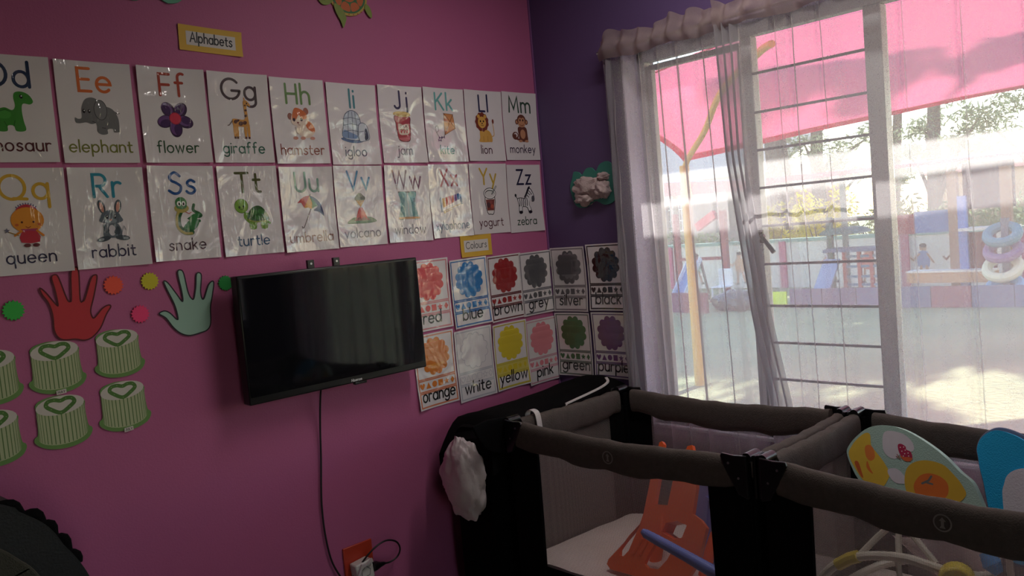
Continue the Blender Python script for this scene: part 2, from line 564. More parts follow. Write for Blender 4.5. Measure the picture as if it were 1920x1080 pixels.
tl = kg.n('BsdfTranslucent', {'Color': (.93, .93, .95, 1)})
nz = kg.n('TexNoise', {'Vector': kg.pos(), 'Scale': 3., 'Detail': 3.})
dm = kg.n('MapRange', {'Value': nz.outputs['Fac'], 'To Min': .10, 'To Max': .20})
haze_mix = kg.n('MixShader', {0: dm.outputs[0]})  # pale veil mixed into the panes to imitate glare haze
kg.link(mx.outputs[0], haze_mix.inputs[1])
kg.link(tl.outputs[0], haze_mix.inputs[2])
kg.link(haze_mix.outputs[0], kg.out.inputs[0])
M_GLASS = kg.m
for a, b in ((-.55, -.99), (-1.034, -1.449), (-1.507, -2.455)):
    MB().box((.012, (a+b)/2, 1.36), (.004, abs(a-b), 1.44)).build('pane', M_GLASS, win, smooth=0)
MB().box((-.06, -1.505, .593), (.12, 1.99, .014)).build('sill', M_FRAMEP, win, bevel=.004)
MB().box((.10, -1.505, .593), (.16, 1.99, .014)).build('outer_sill', M_FRAMEP, win, bevel=.004)
w2 = thing('window_2', None, None, (.1, 0, 0), kind='structure')
f2 = MB()
for y in (-3.325, -4.0, -4.675):
    f2.box((0, y, 1.52), (.05, .05, 1.24))
for z in (.925, 2.115):
    f2.box((0, -4.0, z), (.05, 1.30, .05))
f2.build('frame', M_FRAMEP, w2, smooth=0)
for y in (-3.662, -4.338):
    MB().box((.012, y, 1.52), (.004, .625, 1.14)).build('pane', M_GLASS, w2, smooth=0)
struct('sun_cutoff_eave', MB().box((.77, -1.6, 2.50), (1.14, 7.4, .12)).box((1.33, -1.6, 2.53), (.03, 7.4, .18)), pm('eave_board', '#b5aeb0', .6), smooth=0)  # unseen eave, shaped to cut off the top of the curtain's sun band

rv = MB()
for y in (-WY0+.0015, -WY1-.0015):
    rv.box((.03, y-.004*(1 if y > -1 else -1), (WZ0+WZ1)/2), (.10, .008, WZ1-WZ0))
rv.box((.03, -1.505, WZ1-.003), (.10, 1.97, .006))
struct('trim_2', rv, pm('white_reveal_paint', '#d2c8e2', .6), smooth=0)
# ------------------------------------------------------------------ curtains
def sheer(name, hexc, open_):
    k = NT(name)
    lw = k.n('LayerWeight', {'Blend': .5})
    cs_ = k.n('Math', {0: 1., 1: lw.outputs['Facing']}, operation='SUBTRACT')
    cl = k.n('Math', {0: cs_.outputs[0], 1: .14}, operation='MAXIMUM')
    iv = k.n('Math', {0: 1., 1: cl.outputs[0]}, operation='DIVIDE')
    nz = k.n('TexNoise', {'Vector': k.pos(), 'Scale': 420., 'Detail': 1.})
    mr = k.n('MapRange', {'Value': nz.outputs['Fac'], 'From Min': .3, 'From Max': .7, 'To Min': open_-.05, 'To Max': open_+.05})
    pw = k.n('Math', {0: mr.outputs[0], 1: iv.outputs[0]}, operation='POWER')
    df = k.n('BsdfDiffuse', {'Color': lin(hexc)})
    tl = k.n('BsdfTranslucent', {'Color': lin(hexc)})
    tp = k.n('BsdfTransparent')
    m1 = k.n('MixShader', {0: .62})
    k.link(df.outputs[0], m1.inputs[1]); k.link(tl.outputs[0], m1.inputs[2])
    m2 = k.n('MixShader', {0: pw.outputs[0]})
    k.link(m1.outputs[0], m2.inputs[1]); k.link(tp.outputs[0], m2.inputs[2])
    k.link(m2.outputs[0], k.out.inputs[0])
    return k.m
M_SHEER = sheer('sheer_voile', '#cbc6cc', .70)
M_HEM = sheer('doubled_voile', '#bdb9c0', .40)
M_HEADER = sheer('gathered_voile', '#b8a4a3', .22)

def lerp_tab(tab, z):
    for (z0, a), (z1, b) in zip(tab, tab[1:]):
        if z <= z0 and z >= z1:
            t = (z0-z)/(z0-z1)
            return a+(b-a)*t
    return tab[0][1] if z > tab[0][0] else tab[-1][1]
ZT, ZB = 2.115, .16
def fold(y, z, amp, seedv, pleats):
    d = (ZT-z)/(ZT-ZB)
    x = amp*(.35+.65*min(1, d*2))*(sin(y*34+seedv+1.2*sin(z*1.1+seedv))+.5*sin(y*71+2*seedv-z*.8))
    x += .004*noise.noise(Vector((y*7, z*1.6, seedv)))
    for py, drift, dep in pleats:
        q = (y-(py+drift*d))/.0055
        if abs(q) < 3.2:
            x += dep*math.exp(-q*q)
    return x
PL1 = [(-.62, -.015, .018), (-.70, -.02, .026), (-.79, -.015, .03), (-.905, -.03, .024)]
PL2 = [(-1.20, -.03, .022), (-1.265, -.02, .03), (-1.36, -.03, .026), (-1.62, -.02, .024), (-1.78, -.03, .03), (-1.95, -.02, .026), (-2.14, -.03, .026), (-2.3, 0, .03)]
cl = thing('curtain', 'narrow sheer white curtain hanging next to the silver and black colour cards', 'curtain', (-.062, 0, 0), group='sheer curtains at the window')
ys = [-.452-.62*i/170 for i in range(171)]
MB().grid(170, 60, lambda u, v: (fold(-.452-.62*u, ZT-(ZT-ZB)*v, .007, 1.3, PL1), -.452-.62*u-.02*v, ZT-(ZT-ZB)*v)).build('voile', M_SHEER, cl, smooth=180)
MB().grid(14, 60, lambda u, v: (-.006+.010*sin(u*9+v*7)+.004*sin(v*40+u*5), -.452-.045*u-.02*v, ZT-(ZT-ZB)*v)).build('side_hem', M_HEM, cl, smooth=180)
def header(y0, y1, sd):
    n = int(abs(y1-y0)*150)
    def fn(u, v):
        y = y0+(y1-y0)*u
        z0, z1 = 2.098+.006*sin(y*23+sd), 2.194+.011*sin(y*21+sd)+.008*sin(y*47+1.7*sd)+.010*noise.noise(Vector((y*25, sd, 4)))
        b = sin(PI*min(1, v*1.35))*.016
        x = -.012-b+(.007+.010*v)*sin(y*72+2*sin(y*9+sd)+v*.9)+.008*noise.noise(Vector((y*34, v*3, sd)))
        return (x, y, z0+(z1-z0)*v)
    return MB().grid(n, 10, fn)
header(-.440, -1.02, .4).build('header', M_HEADER, cl, smooth=180)
cr = thing('curtain', 'wide sheer white curtain with a dark bunched edge, across the barred middle of the window', 'curtain', (-.075, 0, 0), group='sheer curtains at the window')
E0 = [(2.115, -.985), (1.64, -1.00), (1.07, -1.058), (.78, -1.10), (.16, -1.14)]
E1 = [(2.115, -1.075), (1.64, -1.07), (1.07, -1.135), (.78, -1.19), (.16, -1.28)]
def strip_fn(u, v):
    z = ZT-(ZT-ZB)*v
    a, b = lerp_tab(E0, z), lerp_tab(E1, z)
    return (-.012+.015*sin(u*PI*6+z)+.003*sin(u*40+z*3), a+(b-a)*u, z)
MB().grid(60, 60, strip_fn).build('gathered_edge', M_HEM, cr, smooth=180)
def rp(u, v):
    z = ZT-(ZT-ZB)*v
    a = lerp_tab(E1, z)
    y = a+(-2.62-a)*u
    return (fold(y, z, .007, 4.1, PL2)*min(1, u*30), y, z)
MB().grid(330, 60, rp).build('voile', M_SHEER, cr, smooth=180)
header(-.99, -2.64, 2.2).build('header', M_HEADER, cr, smooth=180)
rod = thing('curtain_rod', 'thin curtain rod threaded through the ruffled curtain tops', 'curtain rod', (-.07, -1.54, 2.135))
MB().cyl((0, 1.11, 0), (0, -1.11, 0), .006, 10).build('rod', M_STEEL, rod)
for y in (1.1, -1.1):
    MB().box((.035, y, 0), (.07, .012, .02)).build('bracket', M_STEEL, rod, smooth=0)

# ceiling light added to brighten the room: an unseen batten fitting with its tube (its light is set at the top of the script)
t = thing('added_ceiling_light', 'added white batten fill light, unseen above the travel cots', 'fill light', (-.62, -1.45, 2.75))
MB().box((0, 0, -.035), (.12, 1.26, .07)).build('batten', M_FRAMEP, t, bevel=.004)
kt = NT('added_lit_tube')
kt.b.inputs['Emission Color'].default_value = (1, .93, .87, 1)
kt.b.inputs['Emission Strength'].default_value = 2.
MB().cyl((0, -.59, -.082), (0, .59, -.082), .012, 12).build('tube', kt.m, t)
for y in (-.6, .6):
    MB().box((0, y, -.08), (.03, .02, .04)).build('tube_holder', M_FRAMEP, t, smooth=0)

# ------------------------------------------------------------------ alphabet cards: the artwork
def a_dinosaur(k):
    g, d = '#3f8f35', '#2f7028'
    k.P([(-.75, -.2), (-.6, .1), (-.3, .22), (0, .1), (.15, .3), (.12, .7), (.2, .95), (.5, 1), (.8, .85), (.95, .55), (.8, .4), (.5, .42), (.42, .1), (.45, -.4), (.5, -.85), (.1, -.9), (.0, -.65), (-.25, -.65), (-.3, -.9), (-.65, -.9), (-.72, -.6), (-1.1, -.5)], g)
    k.E(-.35, -.1, .3, .22, '#4da042').S([(-.5, .05), (-.3, .12), (-.1, .04)], .05, d)
    k.E(.45, .76, .07, .1, '#101a10').E(.47, .79, .025, .03, '#ffffff')
    k.S([(.0, -.65), (.08, -.4)], .04, d).S([(-.3, -.65), (-.38, -.45)], .04, d)
def a_elephant(k):
    g, d = '#77777a', '#4e4e52'
    k.S([(.8, .25), (.95, .15), (1.05, .16)], .05, d)
    k.P([(-.1, .35), (.3, .5), (.75, .35), (.98, -.1), (.98, -.7), (.95, -.8), (.7, -.82), (.66, -.65), (.4, -.68), (.38, -.9), (.1, -.95), (-.1, -.8), (-.1, -.5), (-.2, -.1)], g)
    k.P([(-.75, .35), (-.55, .8), (-.2, .92), (.1, .75), (.2, .3), (.1, -.2), (-.3, -.42), (-.6, -.35), (-.9, -.4), (-1.08, -.36), (-1.1, -.12), (-.95, -.18), (-.78, -.1)], g)
    k.E(.15, .3, .33, .52, d).E(.15, .3, .29, .48, '#828286')
    for x in (-.65, -.4):
        k.E(x, .22, .07, .1, '#1b1b1d').E(x+.02, .25, .025, .03, '#fff')
    k.S([(-.3, -.28), (-.15, -.35)], .04, d).S([(.15, -.6), (.3, -.62)], .04, d)
def a_flower(k):
    for i in range(5):
        a = radians(54+72*i)
        x, z = .55*cos(a), .55*sin(a)
        k.E(x, z, .46, .34, '#3b1d46', 54+72*i).E(x-.05, z+.04, .38, .25, '#6d4585', 54+72*i).E(x+.1*cos(a+1), z+.1*sin(a+1), .3, .2, '#45215a', 54+72*i)
    k.E(0, 0, .33, .33, '#a81f3c').E(0, 0, .29, .29, '#d8314f')
def a_giraffe(k):
    y, b = '#d99a4a', '#5a3220'
    for x in (-.45, -.3, .2, .4):
        k.P([(x-.08, -.2), (x+.08, -.2), (x+.06, -.95), (x-.06, -.95)], y, 2).P([(x-.06, -.9), (x+.06, -.9), (x+.06, -1.02), (x-.07, -1.02)], b, 0)
    k.P([(-.55, .05), (-.4, .12), (.2, .1), (.22, .6), (.2, 1.1), (.35, 1.2), (.5, 1.1), (.62, .95), (.6, .85), (.4, .88), (.42, .3), (.45, -.2), (.3, -.32), (-.45, -.28)], y)
    for (x, z, r) in ((-.35, -.05, .13), (-.05, -.15, .15), (.2, -.1, .13), (.3, .3, .09), (.32, .62, .08), (-.2, .02, .08), (.3, .9, .06)):
        k.E(x, z, r, r*.8, b, 30)
    k.S([(.3, 1.18), (.28, 1.32)], .06, y).S([(-.55, 0), (-.75, -.25), (-.85, -.28)], .04, b)
    k.E(.42, 1.02, .04, .05, '#1d120c')
def a_hamster(k):
    o, c = '#d9743f', '#efd9c8'
    k.E(.35, -.3, .62, .55, c).P([(.2, .2), (.6, .2), (.95, -.2), (.9, -.5), (.5, -.3), (.35, -.05)], o)
    k.E(-.65, .45, .16, .2, '#a06858').E(.45, .78, .18, .22, '#b0705e')
    k.P([(-.6, .1), (-.5, .6), (-.2, .85), (.2, .8), (.5, .5), (.5, .1), (.2, -.15), (-.3, -.12)], c)
    k.P([(-.5, .5), (-.3, .95), (.1, .9), (.45, .65), (.45, .35), (.15, .3), (-.05, .55), (-.25, .3), (-.48, .2)], o)
    k.E(-.4, .25, .09, .11, '#2a1512').E(.1, .28, .09, .11, '#2a1512').E(-.15, .08, .07, .05, '#8a3a30').S([(-.15, .05), (-.12, -.06), (-.02, -.06)], .03, '#7a3a30')
    for x in (-.4, .1, .75):
        k.E(x, -.85, .17, .1, '#d89a88')
    k.S([(-.35, -.2), (-.3, -.5), (-.2, -.6)], .035, '#a98878')
def a_igloo(k):
    w_, b = '#c9d3e2', '#4f6f9c'
    k.P([(-1.05, -.75), (-.6, -.95), (.2, -1.02), (.9, -.8), (.5, -.7), (-.6, -.65)], b)
    k.P([(-.85, -.7), (-.8, .1), (-.65, .75), (-.2, 1.05), (.25, .95), (.5, .5), (.55, -.75)], '#43506a').P([(-.81, -.68), (-.76, .1), (-.62, .72), (-.2, 1.01), (.23, .91), (.46, .48), (.5, -.72)], w_)
    k.P([(-.82, -.68), (-.78, -.2), (-.3, -.35), (.1, -.5), (.4, -.72)], '#7f9cc6')
    for z in (.55, .15, -.25):
        k.S([(-.78, z-.05), (-.2, z+.05), (.45, z-.05)], .03, '#43506a')
    for x in (-.45, -.1, .2):
        k.S([(x*.7, .95), (x, .2), (x*1.1, -.7)], .03, '#43506a')
    k.P([(.3, -.85), (.3, .05), (.6, .3), (.95, .15), (1.1, -.3), (1.1, -.75), (.7, -.9)], '#43506a').P([(.34, -.82), (.34, .03), (.6, .26), (.92, .12), (1.06, -.3), (1.06, -.73), (.7, -.86)], '#d6deea')
    k.P([(.75, -.8), (.78, -.2), (.9, -.08), (1.0, -.3), (1.02, -.7)], '#39445c').S([(.34, -.3), (.7, -.25)], .03, '#43506a')
def a_jam(k):
    k.P([(-.6, .75), (-.58, .2), (-.5, -.5), (-.35, -.9), (.1, -1), (.5, -.92), (.62, -.5), (.65, .2), (.6, .72)], '#5f1a22').P([(-.55, .72), (-.53, .2), (-.45, -.5), (-.32, -.86), (.1, -.95), (.46, -.88), (.57, -.5), (.6, .2), (.55, .7)], '#b03a44')
    k.P([(-.65, .78), (0, .66), (.65, .74), (.66, .92), (.3, 1.02), (-.3, 1.03), (-.66, .94)], '#c39a45').P([(-.6, .9), (0, .82), (.6, .88), (.3, .99), (-.3, 1.0)], '#e0bf6a')
    k.P([(-.38, .22), (0, .14), (.46, .2), (.47, -.45), (.1, -.52), (-.32, -.48)], '#e9d9c8', 2)
    write(k, 'A', .04, -.06, .2, '#3b2a2a', .035)
    k.S([(-.14, .14), (-.14, -.02), (-.2, -.06)], .035, '#3b2a2a').S([(.18, -.06), (.2, .13), (.26, .02), (.32, .13), (.34, -.06)], .03, '#3b2a2a')
    for x in (-.15, .08, .3):
        k.P([(x-.11, -.18), (x, -.14), (x+.11, -.18), (x+.07, -.34), (x, -.42), (x-.07, -.34)], '#b0282e').E(x, -.15, .06, .03, '#3f7a35')
    k.P([(-.4, -.75), (.1, -.7), (.5, -.75), (.4, -.9), (.1, -.94), (-.3, -.86)], '#d4737a')
def a_kite(k):
    k.raw([(-.1, 1), (.75, .95), (.9, -.05), (-.15, -.55)], '#7a4a30').raw([(-.07, .97), (.72, .92), (.86, -.04), (-.12, -.5)], '#d98f55')
    k.raw([(-.07, .97), (.3, .3), (-.12, -.5)], '#c47a45').S([(-.1, 1), (.9, -.05)], .04, '#6a3f2a').S([(.75, .95), (-.15, -.55)], .04, '#6a3f2a')
    k.S(smooth_loop([(-.12, -.5), (-.4, -.75), (-.7, -.6), (-.95, -.1), (-.75, .1), (-.65, -.2), (-.85, -.35)], 5, False), .03, '#6a5a58')
    for x, z in ((-.3, -.68), (-.55, -.72), (-.62, -.9)):
        k.raw([(x, z), (x-.14, z+.1), (x-.14, z-.1)], '#54406a').raw([(x, z), (x+.14, z+.1), (x+.14, z-.1)], '#54406a')
def a_lion(k):
    t, mn = '#dca750', '#7b3520'
    k.S(smooth_loop([(.5, -.6), (.85, -.5), (.85, 0), (.8, .4)], 5, False), .06, t).E(.84, .52, .1, .17, mn)
    k.P([(-.45, -.1), (.3, -.15), (.62, -.5), (.65, -.95), (.4, -1), (-.6, -1), (-.55, -.7)], t)
    k.S([(-.2, -.6), (-.2, -.95)], .04, '#b47f36').S([(.2, -.6), (.2, -.95)], .04, '#b47f36')
    k.P([(-.25+.62*(1+.1*(i % 2))*cos(2*PI*i/22), .45+.66*(1+.1*(i % 2))*sin(2*PI*i/22)) for i in range(22)], mn, 2)
    k.E(-.55, .85, .14, .14, t).E(.08, .85, .14, .14, t).E(-.25, .42, .4, .42, t)
    k.E(-.4, .5, .06, .08, '#1f120c').E(-.1, .5, .06, .08, '#1f120c').E(-.25, .34, .08, .05, '#5a2a18').S([(-.38, .22), (-.25, .17), (-.12, .22)], .035, '#5a2a18')
def a_monkey(k):
    b, t = '#6b3a26', '#c98f6a'
    k.E(-.65, -.55, .34, .3, b).E(-.62, -.5, .2, .17, '#e6dade').E(-.7, -.56, .15, .14, b)
    k.S(smooth_loop([(-.5, -.8), (-.1, -.85), (.1, -.7)], 4, False), .14, b)
    k.P([(-.3, .1), (.5, .1), (.65, -.5), (.6, -.95), (-.15, -.95), (-.3, -.5)], b).E(.15, -.42, .28, .36, t)
    k.E(-.4, .5, .18, .2, b).E(.6, .5, .18, .2, b).E(-.4, .5, .1, .12, t).E(.6, .5, .1, .12, t).E(.1, .62, .47, .45, b)
    k.E(-.05, .6, .2, .24, t).E(.25, .6, .2, .24, t).E(.1, .34, .38, .24, t)
    k.E(-.05, .64, .06, .09, '#160c08').E(.25, .64, .06, .09, '#160c08').S([(-.1, .3), (.1, .2), (.3, .3)], .04, '#6a2a20')
    k.E(-.15, -.95, .2, .09, t).E(.5, -.95, .2, .09, t)
def a_queen(k):
    sk, r = '#e58a2c', '#c9384a'
    for i in range(9):
        a = radians(50+10*i)
        k.S([(.0+.5*cos(a), .3+.55*sin(a)), (.0+.68*cos(a), .3+.74*sin(a))], .04, '#5a4a8a')
    k.P([(-.42, .78), (0, .98), (.42, .78), (.36, .55), (-.36, .55)], r)
    k.E(0, .22, .72, .62, sk).E(.0, .22, .7, .6, '#ee9a38')
    k.P([(-.32, -.35), (.38, -.35), (.4, -.2), (-.32, -.2)], '#b8466a', 0).P([(-.3, -.35), (.36, -.35), (.44, -.85), (-.36, -.85)], r, 2)
    k.S([(-.3, -.3), (-.6, -.5)], .1, sk).S([(.36, -.3), (.62, -.55)], .1, sk).S([(-.95, -.28), (-.45, -.5)], .04, '#a9863a')
    k.raw([(-.92+(.14 if i % 2 == 0 else .06)*cos(radians(90+36*i)), -.26+(.14 if i % 2 == 0 else .06)*sin(radians(90+36*i))) for i in range(10)], '#77758a')
    k.E(-.25, .12, .05, .05, '#5a2a20').E(.25, .12, .05, .05, '#5a2a20').S([(-.1, -.1), (0, -.16), (.1, -.1)], .035, '#9a3a30')
    k.E(-.48, 0, .08, .06, '#d86a3a').E(.48, 0, .08, .06, '#d86a3a').E(-.12, -1, .16, .09, '#6a2f34').E(.26, -1, .16, .09, '#6a2f34')
def a_rabbit(k):
    g, d = '#67727c', '#4b555e'
    for x, r in ((-.38, 12), (.42, -12)):
        k.E(x, .72, .17, .36, d, r).E(x, .7, .09, .27, '#d99a8c', r)
    k.P([(-.25, -.15), (.3, -.15), (.5, -.6), (.35, -.85), (-.35, -.85), (-.4, -.5)], g).E(.02, -.5, .17, .28, '#d6d2d8')
    k.P([(-.48, .2), (-.35, .42), (0, .55), (.38, .42), (.52, .2), (.6, -.02), (.3, -.15), (0, -.18), (-.3, -.12), (-.55, .0)], g)
    k.E(.0, -.02, .3, .12, '#8f9aa4').E(-.18, .2, .07, .1, '#1d1f26').E(.22, .2, .07, .1, '#1d1f26').E(-.16, .23, .025, .03, '#fff').E(.24, .23, .025, .03, '#fff').E(.0, .04, .07, .05, '#c98a86')
    k.P([(-.4, -.25), (-.28, -.2), (-.12, -.5), (-.3, -.6)], d).P([(.3, -.3), (.42, -.55), (.3, -.75), (.1, -.6)], d)
    k.E(-.42, -.92, .34, .13, d, 12).E(.5, -.9, .36, .13, d, -8).E(-.55, -.95, .14, .07, '#a5adb5', 12).E(.66, -.93, .14, .07, '#a5adb5', -8)
    k.S([(.5, -.6), (.62, -.3), (.7, -.5)], .03, '#8f9aa4')
def a_snake(k):
    g, d, y = '#2f7a3c', '#1d5a2c', '#b9a85a'
    k.S(smooth_loop([(.55, .6), (.5, .3), (.8, .12), (.9, -.02), (.6, -.1), (.25, -.15), (.6, -.25), (.8, -.3)], 6, False), .16, d)
    k.P([(.0, -.45), (.3, -.2), (.6, -.15), (.75, -.4), (.5, -.75), (.1, -.85), (-.2, -.75)], g).P([(.2, -.15), (.5, .1), (.9, .12), (.75, -.1), (.5, -.25)], g)
    k.S(smooth_loop([(-.2, .3), (-.38, -.1), (-.35, -.6), (-.05, -.88), (.3, -.9)], 6, False), .3, d)
    k.S(smooth_loop([(-.28, .3), (-.46, -.1), (-.43, -.62), (-.08, -.93), (.3, -.96)], 6, False), .14, y)
    k.E(-.15, .72, .32, .32, g).E(-.14, .42, .4, .24, y).E(-.14, .55, .3, .18, g)
    for x in (-.26, -.02):
        k.E(x, .68, .11, .14, '#f3f3ee').E(x+.01, .66, .05, .08, '#14180f')
    k.E(-.25, .42, .03, .03, '#5a4a20').E(-.02, .42, .03, .03, '#5a4a20').S([(.05, .22), (.25, .12), (.38, .2)], .04, '#b03a44')
def a_turtle(k):
    g, d = '#6f9a2c', '#2f5f2c'
    k.P([(-.35, .1), (-.45, -.25), (-.1, -.6), (.3, -.62), (.2, -.3)], g)
    k.E(-.55, .45, .42, .42, '#4d7020').E(-.55, .45, .39, .39, '#7aa832')
    k.E(-.68, .38, .06, .07, '#2a3a12').E(-.42, .42, .06, .07, '#2a3a12').S([(-.68, .3), (-.55, .24), (-.4, .32)], .035, '#3a5018')
    for x in (.05, .75):
        k.P([(x-.18, -.55), (x+.2, -.55), (x+.2, -.9), (x-.16, -.9)], g, 2)
    k.P([(-.25, -.3), (-.05, .2), (.3, .42), (.65, .38), (.95, .05), (1.1, -.35), (.9, -.5), (.2, -.52)], d)
    k.E(.2, .05, .2, .16, '#3f7a3a', 20).E(.62, .08, .2, .15, '#3f7a3a', -20).E(.4, -.25, .2, .12, '#3f7a3a')
    k.S([(-.22, -.36), (.2, -.5), (.9, -.48), (1.08, -.38)], .08, '#8a9a3c').S([(.95, -.5), (1.12, -.6)], .12, g)
def a_umbrella(k):
    k.S([(.15, .2), (-.45, -.95)], .05, '#5a4648').S([(-.45, -.95), (-.55, -.98), (-.58, -.88)], .05, '#5a4648')
    def seg(a, b, hx): k.P([(-.35, .9), a[0], a[1], a[2], b], hx, 3)
    top = (.12, .95)
    k.P([top, (-.3, .9), (-.75, .55), (-.5, .55), (-.3, .25), (-.1, .6)], '#c23a38', 3)
    k.P([top, (-.1, .6), (-.3, .25), (-.05, .25), (.2, .18), (.25, .55)], '#e0982f', 3)
    k.P([top, (.25, .55), (.2, .18), (.4, .28), (.62, .35), (.6, .6)], '#3a7a3f', 3)
    k.P([top, (.5, .8), (.85, .4), (1.02, -.3), (.8, -.12), (.62, -.02), (.3, .08), (.62, .35)], '#45557f', 3)
    k.S([top, (.18, 1.04)], .05, '#5a4648')
def a_volcano(k):
    k.E(0, .72, .3, .22, '#7d8272').E(-.2, .66, .2, .16, '#8c9180').E(.2, .66, .2, .16, '#72776a').E(0, .86, .2, .14, '#979b8a')
    for i in range(7):
        k.S([(0, .1), (-.28+.093*i, .52)], .045, '#d9a03f')
    k.P([(-1.1, -.9), (-.7, -.6), (-.4, -.55), (0, -.5), (.5, -.55), (.8, -.6), (1.15, -.85), (.5, -.95), (-.6, -.95)], '#4f7a55')
    k.P([(-.6, -.85), (-.3, -.5), (-.15, 0), (0, .08), (.15, 0), (.35, -.5), (.7, -.85), (0, -.92)], '#8a4a42')
    k.P([(-.38, -.6), (-.15, 0), (0, .06), (.15, 0), (.42, -.62), (.15, -.55), (0, -.68), (-.15, -.55)], '#cf4640')
def a_window(k):
    k.raw([(-.8, 1), (.7, 1), (.7, .9), (-.8, .9)], '#5a5560').raw([(-.7, .9), (.62, .9), (.62, -.7), (-.7, -.7)], '#a9c6c4').raw([(-.06, .9), (0, .9), (0, -.7), (-.06, -.7)], '#d8d3d0')
    for s in (-1, 1):
        k.P([(-.04+s*.1, .9), (-.04+s*.74, .9), (-.04+s*.55, .2), (-.04+s*.82, -.8), (-.04+s*.36, -.8), (-.04+s*.3, .2)], '#5d9a9c', 3)
        for q in (.35, .5, .64):
            k.S([(-.04+s*q, .88), (-.04+s*(q*.6+.14), .2), (-.04+s*(q+.02), -.78)], .03, '#447f84')
    k.raw([(-.85, -.72), (.85, -.72), (.92, -.86), (-.92, -.86)], '#c58f52')
def a_xylophone(k):
    k.raw([(-1, .3), (-.85, .5), (-.78, -.6), (-.92, -.6)], '#34508c').raw([(.82, .6), (1., .62), (1.12, -.1), (.95, -.12)], '#34508c')
    for i, hx in enumerate(('#d9a03f', '#c94a46', '#d86a8a', '#c94a46', '#7a4a9c', '#3f6fb0')):
        x = -.74+.27*i
        z = .36+.055*i
        k.raw([(x, z), (x+.22, z+.04), (x+.25, z-.58+.045*i), (x+.03, z-.66+.045*i)], hx)
    k.S([(-.7, -.52), (.9, -.08)], .05, '#c6a86a').S([(-.6, -.62), (.1, -.42)], .05, '#c6a86a').E(-.62, -.62, .08, .08, '#b8964a')
def a_yogurt(k):
    k.S([(.3, .55), (.72, 1.05)], .15, '#77787a').S([(.3, .55), (.72, 1.05)], .09, '#b5b6b8')
    k.P([(-.45, .3), (-.32, -.85), (0, -1), (.35, -.9), (.55, .3)], '#1a1618', 3).P([(-.4, .28), (-.28, -.82), (0, -.94), (.31, -.86), (.49, .28)], '#e6e0e0', 3)
    k.raw([(-.39, .1), (.48, .12), (.36, -.7), (-.3, -.7)], '#7a3a34').E(-.15, -.3, .18, .2, '#4a2430').E(.2, -.4, .16, .16, '#b0523f').E(.12, -.1, .14, .12, '#8f4440')
    k.E(.05, .55, .62, .42, '#1a1618').E(.05, .55, .57, .37, '#f0eeee').E(.05, .53, .48, .28, '#1a1618').E(.05, .5, .45, .25, '#d9d6d6')
    k.S([(.25, .5), (.5, .8)], .11, '#6d6e70')
def a_zebra(k):
    w_, b = '#e9e6ea', '#1c1c22'
    k.S([(-.8, .1), (-1, .35)], .06, b).E(-1.02, .42, .1, .12, b)
    k.P([(-.85, .15), (-.5, .25), (0, .2), (.3, .65), (.5, .95), (.75, .8), (.98, .35), (.95, -.05), (.7, -.1), (.5, .15), (.4, -.3), (.55, -.6), (.6, -.9), (.3, -.92), (.1, -.55), (-.35, -.5), (-.4, -.9), (-.75, -.9), (-.75, -.4)], b)
    k.P([(-.8, .12), (-.5, .2), (0, .15), (.3, .58), (.5, .88), (.7, .75), (.92, .35), (.9, 0), (.7, -.05), (.5, .1), (.36, -.28), (.5, -.6), (.52, -.8), (.34, -.82), (.12, -.5), (-.38, -.45), (-.45, -.8), (-.7, -.8), (-.7, -.4)], w_)
    for x in (-.65, -.45, -.25, -.05, .14):
        k.S([(x, .18), (x+.05, -.1), (x-.02, -.4)], .07, b)
    for q in ((.2, .4, .38, .25), (.32, .58, .5, .42), (.42, .74, .6, .6)):
        k.S([(q[0], q[1]), (q[2], q[3])], .06, b)
    k.E(.83, .12, .17, .24, '#55545c').E(.66, .5, .05, .07, b)
    k.S(smooth_loop([(-.05, .28), (.15, .55), (.35, .9), (.5, 1.02)], 4, False), .14, b)
    for x in (-.58, .44):
        k.E(x, -.88, .2, .12, b)

